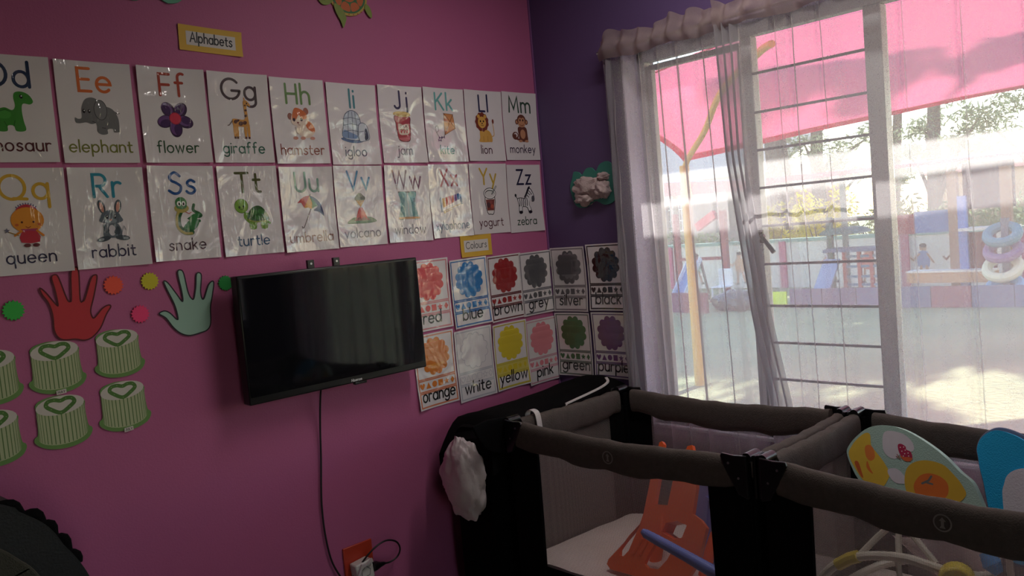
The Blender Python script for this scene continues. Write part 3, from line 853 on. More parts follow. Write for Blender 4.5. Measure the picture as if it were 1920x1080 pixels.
CARDS = [  # letters, colour, word, colour, picture, x, z of the top edge, tilt, what it shows
 ('Dd', '#22365a', 'dinosaur', '#5c2a30', a_dinosaur, -2.213, .609, -.004, 'a green dinosaur'),
 ('Ee', '#e2743a', 'elephant', '#80823c', a_elephant, -1.989, .606, -.005, 'a grey elephant'),
 ('Ff', '#b0402a', 'flower', '#2c5234', a_flower, -1.760, .605, -.003, 'a purple flower'),
 ('Gg', '#4a3a3e', 'giraffe', '#1f604c', a_giraffe, -1.538, .604, -.007, 'a spotted giraffe'),
 ('Hh', '#6f9455', 'hamster', '#94503f', a_hamster, -1.319, .599, -.002, 'an orange and white hamster'),
 ('Ii', '#4b8c96', 'igloo', '#3a3a5a', a_igloo, -1.096, .594, -.005, 'a blue igloo'),
 ('Jj', '#352f54', 'jam', '#5a4a60', a_jam, -.872, .599, -.001, 'a red jam jar'),
 ('Kk', '#6db0b0', 'kite', '#3d8a86', a_kite, -.655, .602, -.004, 'an orange kite'),
 ('Ll', '#272752', 'lion', '#4c1f32', a_lion, -.438, .604, -.004, 'a lion'),
 ('Mm', '#2c4a38', 'monkey', '#34203e', a_monkey, -.221, .607, -.003, 'a brown monkey'),
 ('Qq', '#dcae3c', 'queen', '#34304e', a_queen, -2.209, .297, -.008, 'a queen with a wand'),
 ('Rr', '#3492ac', 'rabbit', '#352f4e', a_rabbit, -1.988, .296, -.008, 'a grey rabbit'),
 ('Ss', '#1c5294', 'snake', '#4c303a', a_snake, -1.763, .299, -.013, 'a green snake'),
 ('Tt', '#4f5220', 'turtle', '#1c4c76', a_turtle, -1.540, .295, -.002, 'a green turtle'),
 ('Uu', '#78a290', 'umbrella', '#8c5c54', a_umbrella, -1.319, .291, -.004, 'a rainbow umbrella'),
 ('Vv', '#458ab4', 'volcano', '#77707e', a_volcano, -1.101, .293, -.010, 'a volcano'),
 ('Ww', '#743a5c', 'window', '#5a5064', a_window, -.877, .293, -.019, 'a curtained window'),
 ('Xx', '#b2505a', 'xylophone', '#66788c', a_xylophone, -.665, .294, .002, 'a xylophone'),
 ('Yy', '#c8a63c', 'yogurt', '#5c2c36', a_yogurt, -.446, .296, -.011, 'a yogurt cup'),
 ('Zz', '#1c1c3c', 'zebra', '#22442f', a_zebra, -.231, .289, -.005, 'a zebra'),
]
PW, PH = .2117, .297
def curl(seed, w_, h, amp=.006):
    r = random.Random(seed)
    cs = [amp*r.uniform(.25, 1) for _ in range(4)]
    lf, rg = amp*r.uniform(.2, .9), amp*r.uniform(.1, .7)
    def f(x, z):
        u, v = x/(w_/2), z/(h/2)
        q = 0
        for c, sx_, sz_ in zip(cs, (-1, 1, -1, 1), (1, 1, -1, -1)):
            d = max(0, sx_*u-.35)*max(0, sz_*v-.35)/.4225
            q += c*d
        q += lf*max(0, -u-.5)**2*2+rg*max(0, u-.5)**2*2
        return q
    return f
def sheet(parent, w_, h, warp, mat=None, nx=12, ny=16, name='sheet'):
    mb = MB()
    f = lambda u, v: ((u-.5)*w_, -warp((u-.5)*w_, (.5-v)*h), (.5-v)*h)
    mb.grid(nx, ny, f)
    n = len(mb.v)
    mb.grid(nx, ny, lambda u, v: (lambda p: (p[0], p[1]+.0008, p[2]))(f(u, v)))
    rim = [i for i in range(nx+1)]+[j*(nx+1)+nx for j in range(1, ny+1)]+[ny*(nx+1)+i for i in range(nx-1, -1, -1)]+[j*(nx+1) for j in range(ny-1, 0, -1)]
    mb.add([], [])
    for a, b in zip(rim, rim[1:]+rim[:1]):
        mb.f.append([a, b, b+n, a+n]); mb.mi.append(0); mb.c.append(None)
    return mb.build(name, mat or M_SHEET, parent, smooth=60)

for i, (hd, hc, wd_, wc, art, x, z, a, desc) in enumerate(CARDS):
    c_, s_ = cos(a), sin(a)
    cx, cz = x+c_*PW/2+s_*PH/2, z+1.445+s_*PW/2-c_*PH/2
    t = thing('alphabet_card', f'laminated white alphabet card with {hd} and {desc}', 'alphabet card', (cx, -.003, cz), 0, 'alphabet cards on the pink wall', -a)
    wf = curl(i+3, PW, PH)
    sheet(t, PW, PH, wf)
    k = Ink(1, warp=wf)
    write(k, hd, 0, .0615, .066, hc, .0086, gap=.26, maxw=.15)
    k.build('letters', M_INK, t)
    k = Ink(.058, 0, -.010, wf)
    art(k)
    k.build('picture', M_INK, t)
    k = Ink(1, warp=wf)
    write(k, wd_, 0, -.1165, .0335, wc, .0042, gap=.24, maxw=.175)
    k.build('word', M_INK, t)

# ------------------------------------------------------------------ colour cards
CW, CH = .205, .283
def scallop(r=.07, n=12, cx=0., cz=.048):
    out = []
    for i in range(n):
        a0 = 2*PI*(i+.5)/n
        c0 = (r*.86*cos(a0), r*.86*sin(a0))
        for j in range(7):
            b = a0-1.25+2.5*j/6
            out.append((cx+(c0[0]+r*.235*cos(b)), cz+(c0[1]+r*.235*sin(b))))
    return out
def colour_card(word, fill, edge, loc, rz, tilt, seed, label, band=None, outline=False, h=CH, tone=None):
    t = thing('colour_card', label, 'colour card', loc, rz, 'colour cards in the corner', tilt)
    wf = curl(seed, CW, h, .008)
    sheet(t, CW, h, wf)
    k = Ink(1, warp=wf)
    ring = k.ring
    X, T, B = CW/2-.006, h/2-.006, -h/2+.006
    z1, z2 = T-.165*h/.283, T-.212*h/.283
    if band:
        k.rect(-X, B, X, z1, band, 14, 10)
        k.rect(-X+.008, B+.008, X-.008, z2-.008, '#e6e0e6', 12, 5)
    ring(-X, z1, X, T, .005, edge)
    ring(-X, z2, X, z1-.001, .005, edge)
    ring(-X, B, X, z2-.001, .006, edge)
    k.build('border', M_INK, t)
    k = Ink(1, warp=wf, base=.0008)
    ccz = (z1+T)/2
    if outline:
        k.S(scallop(cz=ccz), .0018, '#b9b6c4', closed=True)
    else:
        k.raw(scallop(cz=ccz), fill)
        if tone:
            k.raw(scallop(.055, cz=ccz+.006), tone)
    k.build('scalloped_patch', M_INK, t)
    k = Ink(1, warp=wf, base=.0008)
    zc, r = (z1+z2)/2, .0125
    xs = [-.0775+.031*i for i in range(6)]
    hrt = [(0, -1), (-.95, .15), (-.85, .75), (-.4, .9), (0, .5), (.4, .9), (.85, .75), (.95, .15)]
    shp = [[(xs[0]+r*p[0], zc+r*p[1]) for p in smooth_loop(hrt, 3)],
           [(xs[1]-r*1.05, zc-r), (xs[1]+r*1.05, zc-r), (xs[1], zc+r)],
           [(xs[2]+r*cos(2*PI*i/18), zc+r*sin(2*PI*i/18)) for i in range(18)],
           [(xs[3]-r*.95, zc-r), (xs[3]+r*.95, zc-r), (xs[3]+r*.95, zc+r), (xs[3]-r*.95, zc+r)],
           [(xs[4]+r*1.15*(1 if i % 2 == 0 else .42)*cos(PI/2+PI*i/5), zc+r*1.15*(1 if i % 2 == 0 else .42)*sin(PI/2+PI*i/5)) for i in range(10)],
           [(xs[5]-r*.8, zc), (xs[5], zc-r*1.1), (xs[5]+r*.8, zc), (xs[5], zc+r*1.1)]]
    for p in shp:
        if outline: k.S(p, .0016, '#b9b6c4', closed=True, bump_layer=False)
        else: k.raw(p, fill)
    k.build('shape_row', M_INK, t)
    k = Ink(1, warp=wf, base=.0009)
    write(k, word, 0, B+.024, .046, '#17141c', .0062, gap=.22, maxw=.165, slant=.06)
    k.build('word', M_INK, t)
    return t
def lab(c, extra): return f'laminated colour card with a {c} scalloped patch{extra}'
for j, (w_, fl, ed, x, zt, tl, ex, kw) in enumerate([
 ('red', '#e2474d', '#d98a92', -.815, 1.362, -.012, ', partly behind the television', {}),
 ('blue', '#2f7fc4', '#2d6fb4', -.600, 1.349, -.02, ' and a bold blue border', dict(tone='#3a8ed0')),
 ('brown', '#9c2226', '#6a2a32', -.395, 1.346, -.015, ', word brown beneath', {}),
 ('grey', '#5b5a60', '#77757f', -.203, 1.345, -.01, ', next to the room corner', {}),
 ('orange', '#e2822f', '#d8805c', -.818, 1.068, -.02, ', hanging lowest below the television edge', dict(tone='#e8983c', h=.297)),
 ('white', '#ffffff', '#c3c1cc', -.607, 1.056, -.02, ' drawn only in outline', dict(outline=True, h=.297)),
 ('yellow', '#ddc62c', '#cdbb4a', -.397, 1.052, -.012, ' and a yellow border', dict(band='#dccb62', h=.288)),
 ('pink', '#e88a98', '#dca6b6', -.199, 1.041, -.012, ' beside the green card', dict(h=.290)),
]):
    hh = kw.get('h', CH)
    colour_card(w_, fl, ed, (x+CW/2, -.004, zt-hh/2), 0, -tl if False else tl, 40+j, lab(w_, ex), **kw)
for j, (w_, fl, ed, y, zt, tl, ex, kw) in enumerate([
 ('silver', '#5f5a60', '#8d848c', -.014, 1.352, .0, ' on the purple wall', dict(tone='#7f7a80', h=.29)),
 ('black', '#100d12', '#1a141e', -.230, 1.358, .0, ' and a black border', dict(h=.29)),
 ('green', '#2f6b35', '#6f7a72', -.014, 1.056, .0, ' on the purple wall', dict(h=.288)),
 ('purple', '#6a3478', '#75608a', -.230, 1.060, .0, ' next to the curtain', dict(h=.288)),
]):
    colour_card(w_, fl, ed, (-.004, y-CW/2, zt-kw['h']/2), -PI/2, tl, 60+j, lab(w_, ex), **kw)

# ------------------------------------------------------------------ title strips
def title(word, x0, x1, z0, z1, tilt, label, wd, cap):
    w_, h = x1-x0, z1-z0
    t = thing('title_card', label, 'title card', ((x0+x1)/2, -.003, (z0+z1)/2), 0, None, tilt)
    wf = curl(len(word), w_, h, .004)
    sheet(t, w_, h, wf, pm('yellow_card', '#dfb23f', .6), 8, 4, 'backing_card')
    k = Ink(1, warp=wf)
    k.rect(-w_*.39, -h*.27, w_*.39, h*.27, '#ded7d4', 12, 6)
    write(k, word, 0, -cap*.38, cap, '#1d1a20', wd, gap=.24, maxw=w_*.66, slant=.04)
    k.build('lettering', M_PAPERINK, t)
title('Alphabets', -1.614, -1.402, 2.106, 2.187, .035, 'yellow bordered title card reading Alphabets', .0042, .030)
title('Colours', -.528, -.354, 1.353, 1.443, .0, 'small yellow bordered title card reading Colours', .0028, .027)

# ------------------------------------------------------------------ paper hands, bursts, cakes, clouds, turtle
def cutout(name, label, cat, cx, cz, pts, mat, edge_hex=None, group=None, depth=.0022, sm=4, ew=.004):
    t = thing(name, label, cat, (cx, -.0012, cz), 0, group)
    loop = smooth_loop([(p[0]/1000, p[1]/1000) for p in pts], sm) if sm else [(p[0]/1000, p[1]/1000) for p in pts]
    MB().prism(loop, -depth, 0).build('card', mat, t, smooth=0)
    if edge_hex:
        k = Ink(1, base=depth+.0003)
        k.S(loop, ew, edge_hex, closed=True)
        k.build('outline', M_PAPERINK, t)
    return t
HR = [(-88, 51), (-75, 38), (-52, 0), (-47, 1), (-50, 41), (-55, 78), (-44, 85), (-36, 73), (-22, 13), (-14, 4), (-10, 14), (-3, 86), (8, 101), (18, 90), (13, 8), (19, 1), (27, 10), (49, 64), (61, 74), (66, 65), (51, 12), (38, -26), (39, -46), (46, -51), (70, -27), (88, -19), (94, -25), (79, -46), (59, -83), (35, -106), (13, -113), (-13, -106), (-41, -104), (-57, -94), (-65, -71), (-64, -29), (-71, 7), (-85, 34)]
HG = [(-70, 64), (-58, 59), (-35, 21), (-22, -2), (-17, 0), (-18, 31), (-24, 87), (-14, 95), (-5, 82), (2, 23), (11, 1), (19, 2), (29, 38), (35, 75), (44, 81), (51, 70), (43, 24), (44, -1), (52, -2), (70, 37), (84, 49), (89, 41), (79, 1), (69, -35), (64, -85), (51, -105), (28, -111), (-7, -115), (-34, -105), (-56, -83), (-76, -50), (-95, -34), (-79, -27), (-62, -36), (-44, -58), (-39, -52), (-45, -12), (-61, 33)]
cutout('paper_hand', 'red paper hand cutout with spread fingers, below the queen card', 'hand cutout', -2.007, 1.351, HR, pm('red_card', '#c8303c', .5, coat=.2, coat_r=.3), '#5a0f1c', 'paper hands')
cutout('paper_hand', 'pale green paper hand cutout with spread fingers, below the snake card', 'hand cutout', -1.679, 1.320, HG, pm('pale_green_card', '#9cc0b0', .4, coat=.4, coat_r=.25), '#28202c', 'paper hands')
def burst(cx, cz, r, hx, label):
    n = 17
    pts = [(1000*r*(1.03 if i % 2 == 0 else .83)*cos(PI*i/n), 1000*r*(1.03 if i % 2 == 0 else .83)*sin(PI*i/n)) for i in range(2*n)]
    cutout('burst_badge', label, 'burst badge', cx, cz, pts, pm('fluorescent_card', hx, .6), None, 'neon burst badges', .003, 0)
burst(-2.167, 1.348, .0285, '#35b848', 'bright green burst badge beside the little finger of the red hand')
burst(-1.898, 1.389, .0285, '#ff5a42', 'orange red burst badge above the thumb of the red hand')
burst(-1.791, 1.390, .0275, '#cfc42a', 'yellow burst badge between the two paper hands')
burst(-1.831, 1.293, .0275, '#f5407c', 'hot pink burst badge between the two paper hands')
burst(-1.550, 1.358, .0255, '#1f9440', 'dark green burst badge next to the television corner')
CK = [(-61, 46), (-63, 59), (-51, 72), (-19, 79), (20, 76), (49, 66), (64, 52), (63, 33), (64, 5), (67, -20), (75, -28), (74, -42), (61, -58), (33, -69), (0, -72), (-36, -67), (-62, -54), (-74, -40), (-73, -28), (-64, -20), (-62, 15)]
M_CAKE = pm('cake_card_edge', '#6f9455', .6)
def cake(cx, cz, label, tagw=None, s=1., tilt=0.):
    t = thing('paper_cake', label, 'cake cutout', (cx, -.0012, cz), 0, 'paper birthday cakes on the pink wall', tilt)
    loop = [(p[0]*s, p[1]*s) for p in smooth_loop([(p[0]/1000, p[1]/1000) for p in CK], 4)]
    MB().prism(loop, -.002, 0).build('card', M_CAKE, t, smooth=0)
    k = Ink(s, base=.0023)
    k.P([(-.0725, -.034), (-.06, -.05), (-.035, -.0645), (0, -.0695), (.032, -.0665), (.06, -.055), (.0725, -.040), (.073, -.031), (.03, -.03), (-.05, -.02)], '#6d9450')
    body = [(-.0605, .046)]+[(-.0625, -.03)]+arc(0, -.034, .063, .026, 185, 355, 16)+[(.063, .046)]
    k.raw(body, '#b4bc94')
    for i in range(17):
        a = -1+2*(i+.5)/17
        x0 = .062*sin(a*PI/2)
        zb = -.034-.026*sqrt(max(0, 1-(x0/.063)**2))
        k.S([(x0, .05-.018*cos(a*PI/2)), (x0*1.0, zb+.002)], .0028*max(.35, cos(a*PI/2)), '#5c7a45', capped=False, bump_layer=False)
    k.k += 1
    k.E(0, .051, .0625, .0265, '#d3cbc4', 2)
    h = smooth_loop([(0, .030), (-.024, .043), (-.036, .055), (-.030, .066), (-.014, .068), (.002, .0635), (.016, .068), (.031, .066), (.037, .055), (.024, .043)], 4)
    k.S(h, .0110, '#4f7a35', closed=True)
    for i in range(0, len(h), 4):
        k.E(h[i][0], h[i][1], .0016, .0011, '#8fae6c', n=8)
    k.build('icing_print', M_PAPERINK, t)
    if tagw:
        x0, z0 = tagw[1]
        lab_ = MB().prism([(x0-.013, z0-.0065), (x0+.013, z0-.0045), (x0+.013, z0+.0075), (x0-.013, z0+.0055)], -.005, -.0035)
        lo = lab_.build('name_tag', pm('white_tag_paper', '#d8cfcb', .7), t, smooth=0)
        k = Ink(1, x0, z0, base=.0052)
        write(k, tagw[0], 0, -.0028, .0066, '#2c2426', .0012, gap=.3)
        k.build('lettering', M_PAPERINK, lo)
cake(-2.078, 1.169, 'paper cake cutout with a white tag, just under the red hand', ('MAY', (.004, -.069)))
cake(-1.906, 1.181, 'untagged paper cake cutout nearest the hot pink badge', None, .96)
cake(-2.081, 1.011, 'untagged paper cake cutout in the lower row, under the tagged upper cake', None, 1.02)
cake(-1.909, 1.021, 'paper cake cutout with a white tag in the lower row', ('JULY', (.005, -.069)), 1.0)
cake(-2.243, 1.169, 'paper cake cutout cut off by the photo edge, upper row', None, 1.02)
cake(-2.256, 1.003, 'paper cake cutout cut off by the photo edge, lower row', None, 1.04)

CLD = [(-120, -40), (-128, 10), (-112, 50), (-100, 78), (-72, 72), (-56, 58), (-30, 84), (0, 86), (24, 66), (48, 96), (92, 104), (122, 70), (118, 20), (128, -30), (112, -78), (60, -92), (10, -70), (-50, -96), (-100, -84)]
t = cutout('cloud_cutout', 'green foam cloud at the very top edge above the Ee card', 'cloud cutout', -1.690, 2.335, [(p[0]*.86, p[1]*.92) for p in CLD], pm('mint_foam', '#6fae94', .8), None, None, .006)
t = thing('cloud_cutout', 'teal foam cloud with cotton wool stuck on the purple wall', 'cloud cutout', (-.0012, -.298, 1.607), -PI/2)
MB().prism(smooth_loop([(p[0]/1000, p[1]/1000*.92) for p in CLD], 4), -.007, 0).build('foam_board', pm('teal_foam', '#3f8478', .85), t, smooth=0)
def cotton(cx, cz, rx, rz, d, sd, mb):
    mb.ball((cx, -.007, cz), (rx, d, rz), 34, 22, fn=lambda v: 1+.34*noise.fractal(v*2.0+Vector((sd, 0, 0)), 1., 2., 4)+.10*noise.noise(v*9+Vector((0, sd, 0))))
cm = MB()
cotton(-.022, -.006, .082, .050, .034, 1.3, cm)
cotton(.062, -.018, .036, .040, .040, 4.2, cm)
cotton(-.045, -.050, .050, .030, .032, 7.7, cm)
cotton(.062, .036, .034, .016, .024, 3.1, cm)
cm.build('cotton_wool', pm('cotton_wool', '#c4b0b0', 1., bump=.9, bs=180, spec=.05), t, smooth=60)

t = thing('turtle_cutout', 'orange and green sea turtle cutout at the top of the pink wall', 'turtle cutout', (-.962, -.0012, 2.352))
MB().prism(smooth_loop([(-.075, -.012), (-.058, -.042), (-.02, -.063), (.03, -.058), (.07, -.028), (.082, .01), (.06, .05), (.01, .07), (-.045, .055)], 5), -.004, 0).build('shell_card', pm('turtle_rim_card', '#c2a84e', .6), t, smooth=0)
hb = MB().prism(smooth_loop([(-.07, -.016), (-.085, -.032), (-.112, -.036), (-.128, -.02), (-.122, -.004), (-.1, .004), (-.075, .006)], 5), -.0055, -.001)
hd_ = hb.build('head', pm('turtle_skin_card', '#8a9a48', .6), t, smooth=0)
k = Ink(1, base=.0058)
k.E(-.105, -.014, .006, .007, '#3a4a22').E(-.105, -.014, .003, .004, '#141a0c')
k.build('eye', M_PAPERINK, hd_)
SK = bpy.data.materials['turtle_skin_card']
MB().prism(smooth_loop([(-.066, -.03), (-.06, -.058), (-.042, -.09), (-.035, -.111), (-.022, -.088), (-.018, -.07), (-.03, -.045), (-.05, -.028)], 5), -.0065, -.0042).build('front_flipper', SK, t, smooth=0)
MB().prism(smooth_loop([(.068, -.028), (.078, -.05), (.094, -.062), (.098, -.045), (.09, -.022), (.075, -.012)], 5), -.0065, -.0042).build('rear_flipper', SK, t, smooth=0)
k = Ink(1, base=.0043)
k.P([(-.068, -.010), (-.052, -.036), (-.018, -.054), (.028, -.05), (.064, -.022), (.074, .01), (.055, .044), (.01, .063), (-.04, .05)], '#3f7448')
for q in ([(-.058, -.012), (-.045, -.032), (-.03, -.018), (-.034, .012), (-.054, .012)], [(-.037, -.038), (-.012, -.048), (.004, -.046), (.0, -.022), (-.022, -.014)], [(.010, -.046), (.03, -.042), (.046, -.028), (.03, -.012), (.008, -.02)], [(.05, -.024), (.064, -.006), (.064, .014), (.042, .014), (.036, -.008)], [(-.026, .0), (0, -.014), (.026, -.002), (.026, .03), (-.02, .03)]):
    k.P(q, '#cf6a3a', 3)
for i in range(9):
    a = radians(205+15*i)
    k.E(.003+.075*cos(a), .002+.061*sin(a), .0028, .0028, '#b4533a', n=8)
k.build('shell_print', M_PAPERINK, t)

# ------------------------------------------------------------------ television, cord, socket
tv = thing('television', 'black flat television mounted on the pink wall', 'television', (-1.196, -.1, 1.168))
W2, H2 = .362, .2105
MB().box((0, .022, 0), (W2*2, .044, H2*2)).build('casing', M_BLACKPL, tv, bevel=.004)
MB().box((0, .052, -.02), (.42, .03, .26)).build('rear_housing', M_BLACKPL, tv, bevel=.01)
ks = NT('tv_screen')
ks.b.inputs['Base Color'].default_value = (.006, .006, .008, 1)
ks.b.inputs['Roughness'].default_value = .09
ks.b.inputs['Specular IOR Level'].default_value = .3
nz = ks.n('TexNoise', {'Vector': ks.pos(), 'Scale': 5.})
mr = ks.n('MapRange', {'Value': nz.outputs['Fac'], 'To Min': .03, 'To Max': .07})
ks.link(mr.outputs[0], ks.b.inputs['Roughness'])
MB().box((0, -.0005, .008), (W2*2-.012, .003, H2*2-.034)).build('screen', ks.m, tv, smooth=0)
k = Ink(1, .045, -.2035, base=.0022)
write(k, 'Hisense', 0, -.001, .0092, '#e8e8ea', .0017, gap=.26)
k.build('logo', pm('logo_silver', '#e6e6ea', .3), tv)
MB().box((.062, .006, -.214), (.05, .016, .009)).build('sensor_bump', M_BLACKPL, tv, bevel=.002)
for x in (-.0585, .045):
    b = MB().box((x, .058, .214), (.026, .012, .05)).box((x, .075, .20), (.026, .05, .012))
    bo = b.build('mount_bracket', M_BLACKPL, tv, bevel=.001)
    MB().cyl((x, .050, .226), (x, .0515, .226), .004, 10).build('screw', M_STEEL, bo)
MB().box((0, .095, .02), (.3, .008, .3)).build('wall_plate', M_BLACKPL, tv, smooth=0)
cord = [(-1.262, -.055, .985), (-1.262, -.03, .92), (-1.265, -.012, .81), (-1.272, -.008, .70), (-1.283, -.008, .60), (-1.289, -.008, .52), (-1.287, -.008, .42), (-1.272, -.008, .32), (-1.24, -.010, .245), (-1.218, -.012, .215), (-1.203, -.02, .235), (-1.185, -.04, .272), (-1.150, -.055, .312), (-1.105, -.058, .335), (-1.06, -.055, .338), (-1.018, -.05, .318), (-1.000, -.045, .285), (-1.012, -.042, .258), (-1.045, -.042, .248), (-1.075, -.044, .252)]
t = thing('power_cord', 'black cord hanging from the television down to the wall socket', 'power cord', (-1.262, -.01, .24))
off = Vector((1.262, .01, -.24))
MB().tube([p+off for p in spline3(cord, 7)], .0034, 7).build('cable', M_CABLE, t)
MB().tube([Vector(p)+off for p in ((-1.073, -.044, .252), (-1.095, -.044, .254), (-1.112, -.044, .256), (-1.128, -.044, .257))], [.0055, .011, .018, .019], 10).build('plug', M_BLACKPL, t)
t = thing('wall_socket', 'orange red socket plate low on the pink wall', 'wall socket', (-1.160, -.0005, .285))
MB().box((0, -.004, 0), (.125, .008, .125)).build('face_plate', pm('orange_socket_plate', '#c2402c', .4), t, bevel=.003)
t = thing('plug_adapter', 'white plastic adapter plugged into the orange socket plate', 'plug adapter', (-1.166, -.009, .256))
MB().box((0, -.024, 0), (.072, .046, .072), Matrix.Rotation(radians(-6), 3, 'Y')).build('body', M_WHITEPL, t, bevel=.006)
k = Ink(1, base=.0485)
k.S([(-.016, -.02), (.016, -.016), (.02, .004), (.002, .02), (-.018, .006)], .003, '#8d8688', closed=True)
k.build('socket_outline', M_PAPERINK, t)
MB().prism([(-.045, -.012), (-.02, .034), (.0, .028), (.026, .044), (.03, .03), (.01, .026), (-.02, .018), (-.036, -.02)], -.058, -.05).build('torn_wrapper', pm('clear_wrapper', '#cfc6c8', .2), t, smooth=0)

# ------------------------------------------------------------------ travel cots
M_RAIL = pm('heather_rail_fabric', '#5b534f', .95, var=.18, vs=60, bump=.5, bs=260, spec=.15)
M_MAT = pm('quilted_mattress_cover', '#e6d6d3', .95, var=.1, vs=14, bump=.7, bs=90, spec=.1)
M_STRAP = pm('white_webbing', '#d6cfcd', .8, bump=.3, bs=500)
def netting():
    k = NT('cot_netting')
    sp = k.n('SeparateXYZ', {0: k.pos()})
    u = k.n('Math', {0: sp.outputs[0], 1: sp.outputs[1]}, operation='SUBTRACT')
    def wave(a, b, sgn):
        q = k.n('Math', {0: b, 1: sgn}, operation='MULTIPLY')
        r = k.n('Math', {0: a, 1: q.outputs[0]}, operation='ADD')
        m = k.n('Math', {0: r.outputs[0], 1: 1100.}, operation='MULTIPLY')
        return k.n('Math', {0: m.outputs[0]}, operation='SINE').outputs[0]
    pr = k.n('Math', {0: wave(u.outputs[0], sp.outputs[2], .8), 1: wave(u.outputs[0], sp.outputs[2], -.8)}, operation='MULTIPLY')
    ls = k.n('MapRange', {'Value': pr.outputs[0], 'From Min': -.6, 'From Max': .6, 'To Min': .56, 'To Max': .30})
    df = k.n('BsdfDiffuse', {'Color': lin('#b5aaa6')})
    tl = k.n('BsdfTranslucent', {'Color': lin('#b5aaa6')})
    m1 = k.n('MixShader', {0: .35})
    k.link(df.outputs[0], m1.inputs[1]); k.link(tl.outputs[0], m1.inputs[2])
    tp = k.n('BsdfTransparent')
    m2 = k.n('MixShader', {0: ls.outputs[0]})
    k.link(tp.outputs[0], m2.inputs[1]); k.link(m1.outputs[0], m2.inputs[2])
    k.link(m2.outputs[0], k.out.inputs[0])
    return k.m
M_NET = netting()
M_LOGO = pm('rail_print_grey', '#9a908c', .8)
RIM = .768
def cot(corners, label, sag_near, logo_t, strap=False, hump=None):
    """corners: near-left, near-right, far-right, far-left (x, y)"""
    t = thing('travel_cot', label, 'travel cot', (corners[0][0], corners[0][1], 0), 0, 'travel cots by the window')
    o = Vector((corners[0][0], corners[0][1], 0))
    P = [Vector((c[0], c[1], 0))-o for c in corners]
    cen = sum(P, Vector())/4
    sides = [(0, 1), (1, 2), (2, 3), (3, 0)]
    for si, (a, b) in enumerate(sides):
        A, B = P[a], P[b]
        d = (B-A).normalized()
        L = (B-A).length
        nrm = d.cross(Vector((0, 0, 1)))
        if nrm.dot(cen-(A+B)/2) > 0: nrm = -nrm       # outward
        longs = si in (0, 2)
        n = 26
        sag = sag_near if longs else .006
        def tz(s): return RIM-.004-sag*(1-abs(2*s-1)**1.4)+(.004*sin(s*31+si*2)+.003*sin(s*57+si))*.4
        def hh(s): return (.046+.006*sin(PI*s)+.0025*sin(s*23+si)) if longs else (.045+.006*sin(PI*s)+.0012*sin(s*19+si))
        path = [A+d*(.045+(L-.09)*i/n)+Vector((0, 0, tz(i/n)-hh(i/n))) for i in range(n+1)]
        def prof(i, hh=hh, n=n, si=si):
            h = hh(i/n)
            th = .021+.0012*sin(i*1.7+si)
            out = []
            for q in range(16):
                an = 2*PI*q/16
                ca, sa = cos(an), sin(an)
                out.append((th*(abs(ca)**.6)*(1 if ca >= 0 else -1), h*(abs(sa)**.6)*(1 if sa >= 0 else -1)))
            return out
        MB().sweep(path, prof, upv=(0, 0, 1)).build('rail', M_RAIL, t, smooth=60)
        # netting below the rail
        z0, z1 = .235, RIM-.09
        def net(u, v, A=A, d=d, L=L, nrm=nrm, z0=z0, z1=z1):
            s = .075+(L-.15)*u
            bow = -.010*sin(PI*u)*sin(PI*v)
            return A+d*s+nrm*(bow-.004)+Vector((0, 0, z0+(z1-z0)*v))
        MB().grid(12, 8, net).build('netting', M_NET, t, smooth=60)
        # dark base band
        def band(u, v, A=A, d=d, L=L, nrm=nrm):
            return A+d*(L*u)+nrm*.004*sin(PI*v)+Vector((0, 0, .06+.19*v))
        MB().grid(8, 3, band).build('base_band', M_BLACKCL, t, smooth=60)
        if longs and si == 0 and logo_t:
            k = Ink(1, base=0)
            ci = arc(0, 0, .0195, .0195, 0, 360, 28)
            k.S(ci[:-1], .0036, '#8d8480', closed=True)
            k.raw([(-.0035, -.012), (.0035, -.012), (.0035, .007), (-.0035, .007)], '#8d8480')
            k.raw([(-.008, .004), (.008, .004), (0, .0135)], '#8d8480').raw([(-.007, -.013), (.007, -.013), (.004, -.008), (-.004, -.008)], '#8d8480')
            lo = k.build('logo', M_CLOTHINK, t)
            s = logo_t
            lo.location = A+d*(L*s)+nrm*.0245+Vector((0, 0, tz(s)-hh(s)))
            lo.rotation_euler = (0, 0, atan2(d.y, d.x))
    # black cloth corner panels, plastic corner brackets, feet
    for ci in range(4):
        c = P[ci]
        for oth in ((ci+1) % 4, (ci-1) % 4):
            d = (P[oth]-c).normalized()
            nrm = d.cross(Vector((0, 0, 1)))
            if nrm.dot(cen-c) > 0: nrm = -nrm
            is_long = abs((P[oth]-c).y) > abs((P[oth]-c).x)
            wtop, wbot = (.135, .125) if is_long else (.10, .10)
            M = Matrix.Translation(c) @ Matrix(((d.x, nrm.x, 0, 0), (d.y, nrm.y, 0, 0), (0, 0, 1, 0), (0, 0, 0, 1)))
            MB().prism([(0, .05), (wbot, .05), (wbot+.006, .4), (wtop, RIM-.07), (0, RIM-.07)], -.006, .007, M).build('corner_panel', M_BLACKCL, t, smooth=0)
            wb = .075 if is_long else .05
            sh = [(-.004, RIM+.004), (wb*.5, RIM+.001), (wb, RIM+.004), (wb+.004, RIM-.006), (wb*.95, RIM-.03), (wb*.75, RIM-.058), (wb*.5, RIM-.088), (wb*.35, RIM-.11), (-.004, RIM-.12)]
            br = MB().prism(sh, .012, .022, M).build('corner_bracket', M_BLACKPL, t, smooth=0, bevel=.003)
            if is_long:
                for q, z in ((.052, RIM-.022), (.022, RIM-.062)):
                    MB().cyl(M @ Vector((q, .021, z)), M @ Vector((q, .0245, z)), .0036, 10).build('rivet', M_STEEL, br)
        # shiny round cap on top of the corner
        d2 = (cen-c).normalized()
        dl = Vector((1, 0, 0)) if (cen-c).x > 0 else Vector((-1, 0, 0))
